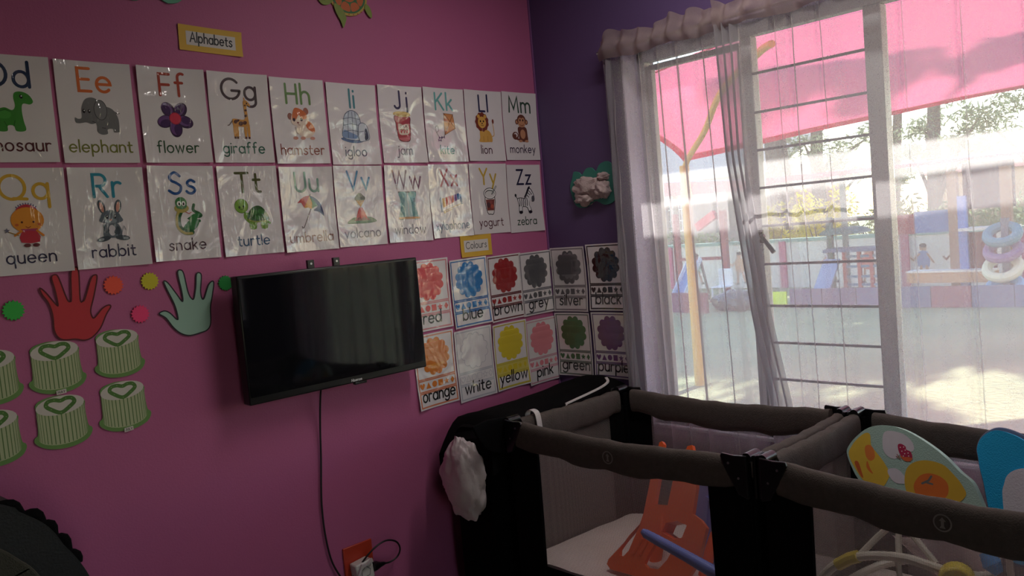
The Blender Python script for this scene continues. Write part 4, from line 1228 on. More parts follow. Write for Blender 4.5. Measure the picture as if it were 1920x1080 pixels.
        MB().tube([c+Vector((0, 0, RIM-.004))-dl*.012, c+dl*.045+Vector((0, 0, RIM-.004))], .0145, 12).build('corner_cap', M_BLACKPL, t)
        MB().tube([c+Vector((0, 0, .0)), c+Vector((0, 0, .07))], [.017, .015], 10).build('foot', M_BLACKPL, t)
        MB().tube([c+d2*.012+Vector((0, 0, .06)), c+d2*.012+Vector((0, 0, RIM-.02))], .011, 8).build('post', M_BLACKCL, t)
    # base board and mattress
    ins = [p+(cen-p).normalized()*.02 for p in P]
    def lay(u, v, z):
        a = ins[0].lerp(ins[1], u)
        b = ins[3].lerp(ins[2], u)
        q = a.lerp(b, v)
        return Vector((q.x, q.y, z+.006*noise.noise(Vector((q.x*9, q.y*9, 3)))-.010*(max(0, abs(2*u-1)-.9)*10+max(0, abs(2*v-1)-.88)*8)))
    m = MB().grid(30, 22, lambda u, v: lay(u, v, .262))
    m.grid(2, 2, lambda u, v: lay(u, v, .225))
    ed = [(i/14, 0) for i in range(15)]+[(1, i/10) for i in range(1, 11)]+[(1-i/14, 1) for i in range(1, 15)]+[(0, 1-i/10) for i in range(1, 10)]
    vs, fs = [], []
    for (u, v) in ed:
        vs += [lay(u, v, .256), lay(u, v, .228)]
    for i in range(len(ed)):
        j = (i+1) % len(ed)
        fs.append((2*i, 2*i+1, 2*j+1, 2*j))
    m.add(vs, fs)
    m.build('mattress', M_MAT, t, smooth=60)
    MB().grid(1, 1, lambda u, v: lay(u, v, .222)).grid(1, 1, lambda u, v: lay(u, v, .10)).build('base_board', M_BLACKCL, t, smooth=0)
    if strap:
        A, B = P[0], P[3]
        q = A.lerp(B, .185)
        pts = [q+Vector((0, .027, RIM-.03)), q+Vector((0, .024, RIM-.002)), q+Vector((0, .004, RIM+.012)), q+Vector((0, -.024, RIM+.002)), q+Vector((.004, -.029, RIM-.045)), q+Vector((.006, -.027, RIM-.088))]
        MB().sweep(spline3(pts, 5), [(-.0012, -.012), (-.0012, .012), (.0012, .012), (.0012, -.012)], upv=(B-A).normalized()).build('strap', M_STRAP, t, smooth=0)
    return t
cot([(-.745, -.440), (-.742, -1.404), (-.128, -1.404), (-.128, -.478)], 'grey and black travel cot holding the orange plastic chair', .016, .49, strap=True)
cot([(-.738, -1.450), (-.800, -2.46), (-.118, -2.46), (-.122, -1.450)], 'grey and black travel cot holding the two baby bouncers', .022, .47)

# ------------------------------------------------------------------ black bag and white carrier bag behind the first cot
t = thing('storage_bag', 'long black cloth bag with a white zip, between the travel cot and the pink wall', 'bag', (-.44, -.242, 0))
def bag_pt(u, v):
    # u along the length (-x .. +x), v around the cross-section
    x = -.335+.75*u
    a = 2*PI*v
    tp = .735+.018*noise.noise(Vector((u*4, 0, 2)))+.035*max(0, u-.55)*2
    end = min(1, u/.06, (1-u)/.05)
    e = sqrt(max(0.02, end))
    hw = .125*(.75+.25*e)
    cc, ss = cos(a), sin(a)
    y = hw*abs(cc)**.55*(1 if cc > 0 else -1)
    z = tp/2+(tp/2)*abs(ss)**.35*(1 if ss > 0 else -1)*(.97+.03*e)
    return Vector((x, y+.008*noise.noise(Vector((x*8, z*7, a))), max(.0, z)+(.006*noise.noise(Vector((x*9, y*9, z*5))) if ss > 0 else 0)))
m = MB().grid(40, 36, bag_pt)
for u in (0, 1):
    m.add([bag_pt(u, j/36) for j in range(36)], [tuple(range(36))])
m.build('body', M_BLACKCL, t, smooth=70)
fl = MB()
def flap(u, v):
    x = -.345+.775*u
    lip = -.015*sin(PI*u)
    y = -.155+.31*v
    z = .762+.02*max(0, u-.5)*2+.006*noise.noise(Vector((u*6, v*4, 9)))-.03*(2*v-1)**2-(.09*(max(0, .14-u)/.14)**1.5*(.4+v) if u < .14 else 0)
    return Vector((x-.02*(1-u), y+lip, z))
fl.grid(30, 10, flap)
n0 = len(fl.v)
fl.grid(30, 10, lambda u, v: flap(u, v)-Vector((0, 0, .022)))
for i in range(30):
    fl.add([flap(i/30, 0), flap((i+1)/30, 0), flap((i+1)/30, 0)-Vector((0, 0, .13)), flap(i/30, 0)-Vector((0, 0, .13))], [(0, 1, 2, 3)])
    fl.add([flap(i/30, 1), flap((i+1)/30, 1), flap((i+1)/30, 1)-Vector((0, 0, .10)), flap(i/30, 1)-Vector((0, 0, .10))], [(0, 1, 2, 3)])
for j in range(10):
    for u in (0, 1):
        fl.add([flap(u, j/10), flap(u, (j+1)/10), flap(u, (j+1)/10)-Vector((0, 0, .12)), flap(u, j/10)-Vector((0, 0, .12))], [(0, 1, 2, 3)])
fl.build('top_cover', M_BLACKCL, t, smooth=60)
MB().prism([(-.455, .770), (-.432, .722), (-.405, .684), (-.370, .658), (-.30, .640), (-.25, .765), (-.38, .780)], -.170, -.158).build('hanging_corner', M_BLACKCL, t, smooth=0, bevel=.003)
zp = [(.03, -.172, .752), (.085, -.173, .758), (.165, -.173, .766), (.255, -.170, .776), (.31, -.158, .786), (.345, -.12, .793)]
zo = MB().sweep(spline3(zp, 5), [(-.0055, -.002), (.0055, -.002), (.0055, .003), (-.0055, .003)]).build('zip', M_STRAP, t, smooth=0)
MB().box((.026, -.176, .742), (.007, .003, .026), Matrix.Rotation(radians(12), 3, 'Y')).build('zip_pull', M_WHITEPL, zo, bevel=.001)
t = thing('carrier_bag', 'crumpled white plastic carrier bag hanging off the end of the black cloth bag', 'carrier bag', (-.838, -.265, .425))
def crum(v):
    p = v*1.6+Vector((5, 1, 2))
    r = 1+.20*noise.fractal(p, 1., 2., 3)-.10*abs(noise.noise(v*4.3+Vector((2, 9, 4))))
    return r*(1-.28*max(0, v.z)+.05*max(0, -v.z))
mb = MB()
mb.ball((0, 0, .15), (.058, .105, .17), 56, 40, fn=crum)
mb.build('bag', pm('thin_white_plastic', '#d8cacd', .3, bump=.7, bs=40), t, smooth=50)
# ------------------------------------------------------------------ toys in the first cot
def lean(X0, z0, kk, org):
    """frame of a leaning panel: local x runs along -Y, local z up the slope, local -y faces the camera side"""
    up_ = Vector((kk, 0, 1)).normalized()
    xr = Vector((0, -1, 0))
    yb = up_.cross(xr)
    return Matrix(((xr.x, yb.x, up_.x, X0+kk*(org[1]-z0)), (xr.y, yb.y, up_.y, org[0]), (xr.z, yb.z, up_.z, org[1]), (0, 0, 0, 1)))
mm_ = lambda L: [(p[0]/1000, p[1]/1000) for p in L]
M_OR = pm('orange_toy_plastic', '#f0652c', .35, bump=.03)
t = thing('toy_chair', 'orange plastic toddler chair lying tilted in the nearer travel cot', 'toy chair')
t.matrix_world = lean(-.68, .26, .5, (-1.0, .272))
ch = [(-88, 456), (-97, 450), (-103, 329), (-103, 206), (-109, 169), (-156, 98), (-207, 30), (-210, 13), (-190, 0), (-66, 2), (100, 20), (136, 98), (144, 206), (120, 225), (85, 239), (81, 324), (65, 395), (34, 458), (17, 452), (2, 386), (-13, 330), (-15, 248), (-66, 244), (-69, 330), (-78, 446)]
holes = [[(-102, 174), (-114, 145), (-132, 75), (-149, 52), (-168, 53), (-171, 70), (-143, 123)], [(-34, 122), (-55, 72), (-62, 48), (-40, 36), (-2, 44), (24, 80), (34, 108), (5, 122)], [(-8, 192), (-18, 160), (34, 146), (62, 158), (72, 200), (33, 206)]]
MB().prism(mm_(ch), -.006, .012, None, 0, [mm_(h) for h in holes]).build('backrest', M_OR, t, smooth=0, bevel=.004)
rb = MB()
for a, b in (((-86, 125), (-107, 72)), ((-62, 122), (-80, 74)), ((-28, 210), (-20, 150))):
    rb.tube([(a[0]/1000, -.009, a[1]/1000), (b[0]/1000, -.009, b[1]/1000)], .0055, 8)
rb.build('ribs', M_OR, t)
MB().prism(mm_([(-14, 204), (-22, 158), (28, 140), (70, 152), (88, 205), (40, 218)]), .012, .055, None, 0, [mm_([(-6, 193), (-14, 164), (28, 150), (62, 161), (76, 200), (36, 208)])]).build('recess', M_OR, t, smooth=0)
MB().prism(mm_([(-190, 0), (100, 18), (104, 50), (-180, 30)]), .0, .16).build('seat', M_OR, t, smooth=0, bevel=.006)
for x in (-.13, .07):
    MB().tube([(x, .15, .02), (x, .16, .14), (x, .17, .20)], [.022, .018, .015], 10).build('leg', M_OR, t)
M_BLUEPL = pm('periwinkle_toy_plastic', '#6f86d8', .4, bump=.03)
t = thing('toy_bar', 'periwinkle blue plastic bar resting across the orange chair', 'toy bar', (-.715, -1.0, .448))
MB().sweep([(0, .012, .010), (0, 0, .003), (0, -.05, -.010), (0, -.15, -.036), (0, -.235, -.060), (0, -.262, -.068)], lambda i: [((.008, .012, .0135, .014, .0155, .014)[i]*(abs(cos(2*PI*q/12))**.7)*(1 if cos(2*PI*q/12) > 0 else -1), (.008, .014, .0155, .0165, .019, .017)[i]*(abs(sin(2*PI*q/12))**.7)*(1 if sin(2*PI*q/12) > 0 else -1)) for q in range(12)]).build('bar', M_BLUEPL, t, smooth=60)
MB().box((.01, -.262, -.120), (.03, .035, .125)).build('upright', M_BLUEPL, t, bevel=.006)
t = thing('toy_board', 'periwinkle blue plastic board standing behind the orange chair', 'toy board')
t.matrix_world = lean(-.44, .26, .2, (-1.0, .272))
MB().prism(mm_([(-40, 0), (215, 0), (205, 150), (140, 262), (60, 296), (-10, 300), (-30, 240)]), -.012, .014).build('board', M_BLUEPL, t, smooth=0, bevel=.006)
MB().prism(mm_([(20, 60), (150, 60), (140, 130), (110, 200), (30, 220)]), -.020, -.012, None, 0, [mm_([(34, 74), (136, 74), (128, 126), (100, 186), (42, 204)])]).build('raised_rim', M_BLUEPL, t, smooth=0, bevel=.002)

# ------------------------------------------------------------------ baby bouncers in the second cot
M_TUBEW = pm('cream_tube_enamel', '#cfc9bd', .35)
M_YELPL = pm('yellow_knob_plastic', '#c9b534', .4)
t = thing('baby_bouncer', 'baby bouncer with a pale animal print seat and cream tube frame', 'baby bouncer')
LM = lean(-.42, .7, .3, (-1.7, .6))
t.matrix_world = Matrix.Translation((-.42-.03, -1.7, .264))
LMi = t.matrix_world.inverted() @ LM
seat = smooth_loop(mm_([(-165, 115), (-163, 134), (-146, 161), (-116, 191), (-82, 206), (-41, 209), (0, 200), (51, 176), (101, 144), (143, 107), (173, 85), (191, 52), (212, 8), (251, -45), (271, -81), (216, -86), (138, -62), (71, -47), (-1, -32), (-77, 6), (-125, 44), (-151, 83)]), 3)
so = MB().prism(seat, 0, .03).build('seat_cover', pm('bouncer_fabric', '#a9c4bb', .95, bump=.4, bs=300), t, smooth=0, bevel=.011, seg=3)
so.matrix_parent_inverse = Matrix.Identity(4)
so.matrix_local = LMi
def shrink(L, f=.97, c=(0, .07)):
    return [((p[0]-c[0])*f+c[0], (p[1]-c[1])*f+c[1]) for p in L]
k = Ink(1, base=.0006)
k.P(mm_([(-159, 114), (-152, 138), (-138, 160), (-116, 180), (-101, 178), (-95, 147), (-77, 127), (-53, 100), (-39, 68), (-70, 20), (-112, 46), (-142, 82)]), '#e0b93f')
k.P(mm_([(-113, 140), (-101, 148), (-88, 138), (-83, 114), (-95, 103), (-108, 114)]), '#e5803a').P(mm_([(-104, 102), (-94, 82), (-85, 68), (-96, 73), (-105, 85)]), '#de7430')
k.P(mm_([(-140, 92), (-124, 62), (-112, 52), (-118, 70), (-130, 96)]), '#c9602c')
k.P(mm_([(-60, 190), (-14, 192), (16, 172), (21, 147), (-10, 136), (-24, 119), (-47, 123), (-62, 144)]), '#d9d2dc').P(mm_([(-44, 86), (-22, 92), (-1, 78), (9, 57), (-20, 52), (-39, 68)]), '#d9d2dc')
k.P(mm_([(4, 52), (6, 94), (27, 117), (61, 126), (100, 120), (126, 100), (150, 74), (160, 45), (120, 10), (60, 0), (20, 20)]), '#d4ab38')
k.P(mm_([(28, 50), (34, 70), (47, 85), (70, 92), (98, 86), (116, 67), (112, 35), (70, 18), (38, 28)]), '#d9702f').S(mm_([(50, 62), (66, 72), (72, 84)]), .006, '#6f6a68').S(mm_([(62, 66), (76, 64)]), .005, '#6f6a68')
k.P(mm_([(-13, 128), (-4, 130), (20, 128), (14, 117), (-1, 117)]), '#d9673a')
k.P(mm_([(-21, 158), (-12, 162), (0, 156), (3, 148), (15, 143), (20, 128), (8, 128), (-7, 127), (-17, 139)]), '#b0254e')
for x, z in ((-14, 152), (-5, 154), (-9, 142), (0, 146), (-1, 136), (8, 139), (10, 131), (-4, 129)):
    k.E(x/1000, z/1000, .0016, .0016, '#f0dfe4', n=8)
k.S(mm_([(-13, 122), (-22, 132)]), .0016, '#9a5a4a').S(mm_([(-10, 120), (-24, 126)]), .0016, '#9a5a4a')
ko = k.build('animal_print', M_CLOTHINK, so)
mb = MB()
W_ = lambda p: t.matrix_world.inverted() @ Vector(p)
ringp = [(-.60, -1.50, .300), (-.60, -1.515, .372), (-.60, -1.545, .420), (-.60, -1.585, .455), (-.60, -1.645, .486), (-.60, -1.715, .503), (-.60, -1.775, .507), (-.60, -1.83, .500), (-.575, -1.88, .485), (-.48, -1.915, .455), (-.36, -1.90, .44), (-.26, -1.84, .40), (-.20, -1.75, .37), (-.24, -1.56, .32), (-.40, -1.48, .285), (-.54, -1.48, .28)]
MB().tube([W_(p) for p in spline3(ringp+[ringp[0]], 6)][:-1], .0125, 10, 0, True).build('frame_ring', M_TUBEW, t)
for pts in ([(-.56, -1.725, .588), (-.575, -1.68, .54), (-.595, -1.64, .49)], [(-.555, -1.735, .585), (-.575, -1.735, .55), (-.595, -1.742, .51)], [(-.555, -1.745, .585), (-.57, -1.78, .55), (-.585, -1.83, .505)]):
    MB().tube([W_(p) for p in spline3(pts, 4)], .0085, 8).build('strut', M_TUBEW, t)
MB().tube([W_(p) for p in ((-.45, -1.78, .56), (-.55, -1.735, .59), (-.57, -1.72, .592))], .012, 8).build('hinge', M_TUBEW, t)
MB().cyl(W_((-.60, -1.885, .488)), W_((-.655, -1.90, .492)), .042, 24).build('knob', M_YELPL, t, bevel=.006)
MB().tube([W_(p) for p in ((-.6, -1.575, .446), (-.6, -1.61, .472), (-.6, -1.635, .484))], .017, 10).build('clip', M_YELPL, t)
inr = [(-.58, -1.60, .30), (-.585, -1.62, .36), (-.59, -1.66, .41), (-.59, -1.72, .435), (-.585, -1.79, .44)]
MB().tube([W_(p) for p in spline3(inr, 5)], .010, 8).build('inner_tube', M_TUBEW, t)
MB().box(W_((-.585, -1.79, .43)), (.02, .04, .03)).build('latch', M_BLACKPL, t, bevel=.004)
MB().tube([W_(p) for p in ((-.59, -1.735, .50), (-.585, -1.74, .40), (-.56, -1.74, .275))], .008, 8).build('front_leg', M_TUBEW, t)
# lower sling of the seat
sl = MB().grid(14, 10, lambda u, v: W_(((-.58+.30*u), -1.72-.13*v-.05*u, .555-.10*v-.10*sin(PI*u)*(.4+v))))
sl.build('seat_sling', pm('bouncer_lining', '#b9a1a0', .95, bump=.3, bs=300), t, smooth=60)

t = thing('baby_bouncer', 'bright blue baby bouncer seat with a white padded middle', 'baby bouncer')
LM = lean(-.345, .7, .3, (-1.68, .6))
t.matrix_world = Matrix.Translation((-.345, -2.0, .264))
LMi = t.matrix_world.inverted() @ LM
bl = smooth_loop(mm_([(184, 131), (180, 154), (187, 179), (204, 198), (226, 208), (254, 204), (285, 192), (321, 167), (350, 130), (372, 70), (380, 0), (360, -90), (300, -130), (240, -100), (215, 0), (200, 66), (190, 100)]), 4)
inner = smooth_loop(mm_([(250, 40), (253, 70), (258, 90), (272, 106), (296, 116), (323, 112), (341, 90), (350, 40), (345, -30), (310, -80), (265, -40)]), 4)
o1 = MB().prism(bl, 0, .045).build('seat_cover', pm('turquoise_fabric', '#1fa3d8', .95, bump=.5, bs=280), t, smooth=0, bevel=.018, seg=3)
o1.matrix_local = LMi
o2 = MB().prism(inner, -.012, .02).build('padded_middle', pm('white_padding', '#d3ccd6', .95, bump=.3, bs=200), t, smooth=0, bevel=.009, seg=3)
o2.matrix_local = LMi
o3 = MB().tube([(p[0]*1.0, .03, p[1]) for p in bl], .010, 8, 0, True).build('piping', pm('slate_piping', '#4f5f7c', .9), t)
o3.matrix_local = LMi
W_ = lambda p: t.matrix_world.inverted() @ Vector(p)
for y in (-1.96, -2.06):
    MB().tube([W_(q) for q in spline3([(-.46, y, .56), (-.44, y, .45), (-.40, y, .30), (-.36, y, .275), (-.20, y, .275)], 5)], .009, 8).build('leg', M_TUBEW, t)
MB().tube([W_(q) for q in ((-.545, -1.935, .545), (-.55, -1.95, .52), (-.55, -1.965, .50))], [.016, .024, .012], 10).build('buckle', pm('blue_buckle_plastic', '#3a8fd0', .4), t)

# ------------------------------------------------------------------ dark bag in the near corner
t = thing('padded_bag', 'dark padded bag with ruffled edging standing against the pink wall', 'bag', (-2.42, -.24, 0))
prof = [(.155, 0), (.250, .60), (.264, .662), (.252, .705), (.232, .745), (.214, .775), (.200, .806), (.182, .834), (.158, .858), (.130, .882), (.105, .905), (-.05, .97), (-.2, .95), (-.3, .80), (-.3, 0)]
m = MB()
m.prism(smooth_loop(prof, 3), -.13, .16)
m.build('body', pm('charcoal_nylon', '#141519', .55, bump=.4, bs=160), t, smooth=0, bevel=.03, seg=3)
k = MB().prism(smooth_loop([(.135, .40), (.165, .66), (.150, .725), (.118, .770), (.06, .825), (-.06, .87), (-.2, .85), (-.22, .45)], 4), -.142, -.128)
k.build('front_panel', pm('olive_grey_canvas', '#3c3a31', .95, bump=.6, bs=300), t, smooth=0, bevel=.006)
rf = [(.245, .715), (.225, .757), (.205, .795), (.185, .83), (.155, .862), (.115, .893), (.06, .925), (-.02, .958)]
rp_ = spline3([(x, -.11, z) for x, z in rf], 6)
MB().tube([p+Vector((.004*sin(i*.9), 0, .006*sin(i*.9))) for i, p in enumerate(rp_)], lambda i: .012+.004*abs(sin(i*.23)), 8).build('edging', M_BLACKCL, t, smooth=60)
for z in (.64, .665):
    MB().tube(spline3([(.10, -.138, z-.03), (.18, -.136, z-.015), (.235, -.12, z), (.255, -.06, z+.005)], 5), .0035, 6).build('piping', M_BLACKPL, t)

# ------------------------------------------------------------------ outdoors: ground, houses, play equipment, trees
kg = NT('sandy_lawn')
n1 = kg.n('TexNoise', {'Vector': kg.pos(), 'Scale': .9, 'Detail': 5.})
n2 = kg.n('TexNoise', {'Vector': kg.pos(), 'Scale': 22., 'Detail': 4.})
r1 = kg.n('ValToRGB', {'Fac': n1.outputs['Fac']})
r1.color_ramp.elements[0].position, r1.color_ramp.elements[0].color = .35, lin('#8a9670')
r1.color_ramp.elements[1].position, r1.color_ramp.elements[1].color = .65, lin('#a8ab82')
m1 = kg.n('MixRGB', {'Fac': .35, 'Color1': r1.outputs[0], 'Color2': n2.outputs['Fac']}, blend_type='OVERLAY')
kg.link(m1.outputs[0], kg.b.inputs['Base Color'])
kg.b.inputs['Roughness'].default_value = .95
bp = kg.n('Bump', {'Strength': .8, 'Distance': .03, 'Height': n2.outputs['Fac']})
kg.link(bp.outputs[0], kg.b.inputs['Normal'])
struct('ground', MB().grid(60, 60, lambda u, v: (.2+60*u, -40+80*v, -.02+.02*noise.noise(Vector((u*60, v*80, 0))*.5)-.0)), kg.m, smooth=180)

# shade sail
def sail_mat(name, hexc, tl_=.47):
    k = NT(name)
    nz = k.n('TexNoise', {'Vector': k.pos(), 'Scale': 300.})
    mixc = k.n('MixRGB', {'Fac': nz.outputs['Fac'], 'Color1': tuple(c*.93 for c in lin(hexc)[:3])+(1,), 'Color2': lin(hexc)})
    d = k.n('BsdfDiffuse', {'Color': mixc.outputs[0]})
    tr_ = k.n('BsdfTranslucent', {'Color': mixc.outputs[0]})
    m = k.n('MixShader', {0: tl_})
    k.link(d.outputs[0], m.inputs[1]); k.link(tr_.outputs[0], m.inputs[2])
    k.link(m.outputs[0], k.out.inputs[0])
    return k.m
M_SAIL = sail_mat('pink_shade_cloth', '#f27a9e')
M_SAILHEM = sail_mat('pink_shade_hem', '#d8326c', .2)
A_ = Vector((3.18, 1.38, 1.90)); B_ = Vector((8.9, -2.16, 2.69)); C_ = Vector((2.5, 1.99, 2.43)); D_ = Vector((1.6, -.30, 2.475)); E_ = Vector((1.6, -5.2, 2.475))
def quad_edge(p, q, t, sagv):
    return p.lerp(q, t)+sagv*(4*t*(1-t))
def sail_left(v):      # A -> C -> D
    if v < .3:
        return quad_edge(A_, C_, v/.3, Vector((.06, -.10, .02)))
    return quad_edge(C_, D_, (v-.3)/.7, Vector((.0, 0, .0)))
def sail_pt(u, v):
    b0 = quad_edge(A_, B_, u, Vector((-.0, -.0, .05)))
    b1 = quad_edge(D_, E_, u, Vector((0, 0, .03)))
    l, r = sail_left(v), B_.lerp(E_, v)
    bil = (A_.lerp(B_, u)).lerp(D_.lerp(E_, u), v)
    return b0.lerp(b1, v)+l.lerp(r, u)-bil+Vector((0, 0, .02*noise.noise(Vector((u*5, v*5, 1)))))
t = thing('shade_sail', 'large pink shade sail stretched over the playground outside the window', 'shade sail', (3.18, 1.38, 1.9))
o = Vector((3.18, 1.38, 1.9))
MB().grid(48, 30, lambda u, v: sail_pt(u, v)-o).build('cloth', M_SAIL, t, smooth=180)
hm = MB()
hm.grid(60, 1, lambda u, v: sail_pt(u, .0+.022*v)-o-Vector((0, 0, .006)))
hm.grid(40, 1, lambda u, v: sail_pt(.0+.010*v, u)-o-Vector((0, 0, .006)))
hm.build('hem', M_SAILHEM, t, smooth=180)
t = thing('sail_pole', 'yellow bent steel pole holding up the pink shade sail', 'pole', (3.18, 1.38, 0))
MB().tube([(0, 0, -.02), (0, 0, 1.2), (0, 0, 1.86)], .040, 14).build('post', pm('yellow_pole_paint', '#d9b25c', .45), t)
MB().tube(spline3([(0, 0, 1.62), (-.01, -.02, 1.86), (-.22, -.36, 2.09), (-.58, -.75, 2.31), (-.98, -1.27, 2.435), (-1.12, -1.45, 2.45)], 6), .025, 10).build('arm', bpy.data.materials['yellow_pole_paint'], t)
MB().cyl((0, 0, 1.59), (0, 0, 1.66), .046, 14).build('collar', bpy.data.materials['yellow_pole_paint'], t)

# low plank barrier
def barrier(name, label, a, b, cols, h, gaps=.012):
    a, b = Vector(a), Vector(b)
    t = thing(name, label, 'plank barrier', a, 0, 'low plank barriers')
    n = len(cols)
    d = (b-a)
    mats, mb = [], MB()
    for i, hx in enumerate(cols):
        nm = 'hazed_plank_paint_'+hx[1:]  # plank colours lightened to imitate the haze outdoors
        m = bpy.data.materials.get(nm) or pm(nm, hx, .7)
        mats.append(m)
        p, q = d*(i/n), d*((i+1)/n)
        p, q = p+d.normalized()*gaps/2, q-d.normalized()*gaps/2
        mb.bar(p+Vector((0, 0, h/2-.02)), q+Vector((0, 0, h/2-.02)), .06, h, i)
    mb.build('planks', mats, t, smooth=0)
    MB().bar(Vector((.06, 0, h*.7)), d+Vector((.06, 0, h*.7)), .04, .05).build('rail', pm('barrier_rail', '#5c4a50', .7), t, smooth=0)
barrier('plank_barrier', 'low dark red and purple plank barrier beyond the yellow pole', (7.75, 5.9, 0), (7.65, 4.15, 0), ['#7c3a48', '#844450', '#6c4060', '#7c3a48'], .30)
barrier('plank_barrier', 'long low barrier of purple, blue and red planks across the playground', (8.35, 3.22, 0), (8.85, -2.4, 0), ['#6c5a78', '#6a5674', '#675c80', '#646c8a', '#84485a', '#68708e', '#627094', '#84505e', '#6c5a78', '#647090', '#84485a', '#6a5674'], .27)
t = thing('yellow_panel', 'bright lime yellow panel standing at the end of the long plank barrier', 'panel', (8.33, 3.44, 0))
MB().box((0, 0, .12), (.03, .36, .19)).build('board', pm('lime_yellow', '#d8f01c', .6), t, smooth=0)
MB().box((.02, .13, .02), (.03, .03, .08)).box((.02, -.13, .02), (.03, .03, .08)).build('feet', pm('panel_feet', '#55555a', .6), t, smooth=0)
t = thing('covered_bundle', 'dark bundle under shiny plastic sheet on the sand', 'bundle', (8.1, 3.95, 0))
MB().ball((0, 0, .10), (.3, .36, .17), 24, 16, fn=lambda v: 1+.2*noise.noise(v*3)).build('plastic_sheet', pm('dark_shiny_plastic', '#3a444a', .12, bump=.8, bs=30), t)

# boundary wall with painted children
t = thing('mural_wall', 'low white boundary wall painted with children, behind the play equipment', 'mural wall', (11.1, 0, 0))
MB().box((.1, 3.2, .39), (.16, 11.6, .82)).build('wall_panel', pm('whitewash', '#d9d4cd', .8), t, smooth=0)
MB().box((.1, 3.2, .83), (.2, 11.6, .06)).build('coping', pm('teal_coping', '#7fa49a', .7), t, smooth=0)
for y in (4.75, 2.62, .9, 7.2):
    MB().box((.0, y, .4), (.06, .12, .84)).build('pillar', pm('rose_pillar', '#b5607c', .7), t, smooth=0)
k = Ink(1, base=0)
def kid(y, hx, skin, flip=1):
    x = -y
    k.E(x, .60, .055, .06, skin).E(x, .635, .055, .035, '#3a2c2c')
    k.P([(x-.07, .53), (x+.07, .53), (x+.09, .30), (x-.09, .30)], hx, 2)
    k.S([(x-.06, .5), (x-.16*flip, .40), (x-.2*flip, .44)], .03, skin).S([(x+.06, .5), (x+.15, .36)], .03, skin)
    k.S([(x-.04, .3), (x-.06, .08)], .04, skin).S([(x+.04, .3), (x+.10, .1)], .04, skin)
    k.E(x-.08, .06, .05, .02, '#4a4a50').E(x+.12, .08, .05, .02, '#4a4a50')
for y, hx, s in ((8.0, '#7f9ab8', '#b98e74'), (6.6, '#7f9a90', '#b08a70'), (5.65, '#d0a488', '#c79c84'), (3.9, '#c7b8d0', '#b98e74'), (3.25, '#c25a4a', '#a87a60'), (2.35, '#7f90b8', '#b08a70'), (1.85, '#c0564c', '#8a5a4a'), (.3, '#5c8ab0', '#a87a60'), (-.8, '#b0a060', '#a87a60')):
    kid(y, hx, s)
mo = k.build('painted_children', M_PAPERINK, t)
mo.location, mo.rotation_euler = (.0185, 0, 0), (0, 0, -PI/2)

# house
t = thing('house', 'pink brick house with a pale metal roof beyond the yellow pole', 'house', (16, 10, 0))
kb = NT('pink_brick')
tc = kb.n('Mapping', {'Vector': kb.pos(), 'Rotation': (PI/2, 0, PI/2)})
br = kb.n('TexBrick', {'Vector': tc.outputs[0], 'Color1': lin('#a87a74'), 'Color2': lin('#996c68'), 'Mortar': lin('#a09490'), 'Scale': 4.})
kb.link(br.outputs[0], kb.b.inputs['Base Color'])
MB().box((2, 2.2, 1.25), (4, 9.2, 2.5)).build('walls', kb.m, t, smooth=0)
MB().prism([(-.5, 2.35), (5, 4.4), (5, 4.5), (-.5, 2.47)], -2.9, 7.0).build('roof', pm('pale_metal_roof', '#9d9996', .5), t, smooth=0)
MB().box((-.5, 2.05, 2.40), (.06, 9.9, .2)).build('fascia', pm('white_fascia', '#c9c5c0', .6), t, smooth=0)
MB().box((-.03, .28, 1.46), (.06, .55, .86)).build('window', pm('house_window', '#5a6470', .2), t, smooth=0)
wb = MB()
for i in range(6):
    wb.box((-.075, .05+.09*i, 1.46), (.02, .02, .86))
for z in (1.03, 1.3, 1.6, 1.89):
    wb.box((-.075, .28, z), (.02, .55, .03))
wb.build('window_bars', pm('white_bars', '#f0eeea', .5), t, smooth=0)
t = thing('house', 'small house with a red tiled roof behind the boundary wall', 'house', (22, 4.2, 0))
MB().box((1.5, 0, 1.0), (3, 3.4, 2.0)).build('walls', pm('buff_wall', '#c9b3a0', .8), t, smooth=0)
MB().prism([(-.4, 1.95), (1.5, 2.9), (3.4, 1.95)], -1.9, 1.9).build('roof', pm('red_roof_tiles', '#b0685c', .7, bump=.6, bs=12), t, smooth=0)

# far canopy with red valance
t = thing('shade_canopy', 'long blue canopy with a red valance over the far play area', 'shade canopy', (10, 3.5, 0))
def vedge(y):
    return lerp_tab([(6.6, 2.08), (4.75, 1.945), (2.5, 1.915), (.6, 1.90), (-3.0, 1.98)], y), lerp_tab([(6.6, 1.82), (4.75, 1.77), (4.2, 1.84), (2.5, 1.86), (.6, 1.865), (-3.0, 1.93)], y)
MB().grid(60, 1, lambda u, v: (.012*sin(u*90), 6.6-9.6*u-3.5, vedge(6.6-9.6*u)[0 if v else 1])).build('valance', sail_mat('red_valance_cloth', '#e8366f', .7), t, smooth=180)
MB().grid(30, 8, lambda u, v: (2.2*v, 6.6-9.6*u-3.5, vedge(6.6-9.6*u)[0]+(.02+.30*max(0, u-.42)/.58)*sin(min(1, v*1.6)*PI/2))).build('cover', sail_mat('blue_canopy_cloth', '#6f9ccf', .35), t, smooth=180)
M_RPOST = pm('dark_red_post', '#8a3a44', .6)
for y in (6.3, 3.15, .1, -2.8):
    MB().box((.12, y-3.5, .94), (.07, .07, 1.9)).build('post', pm('grey_green_post', '#5f6f68', .6), t, smooth=0)

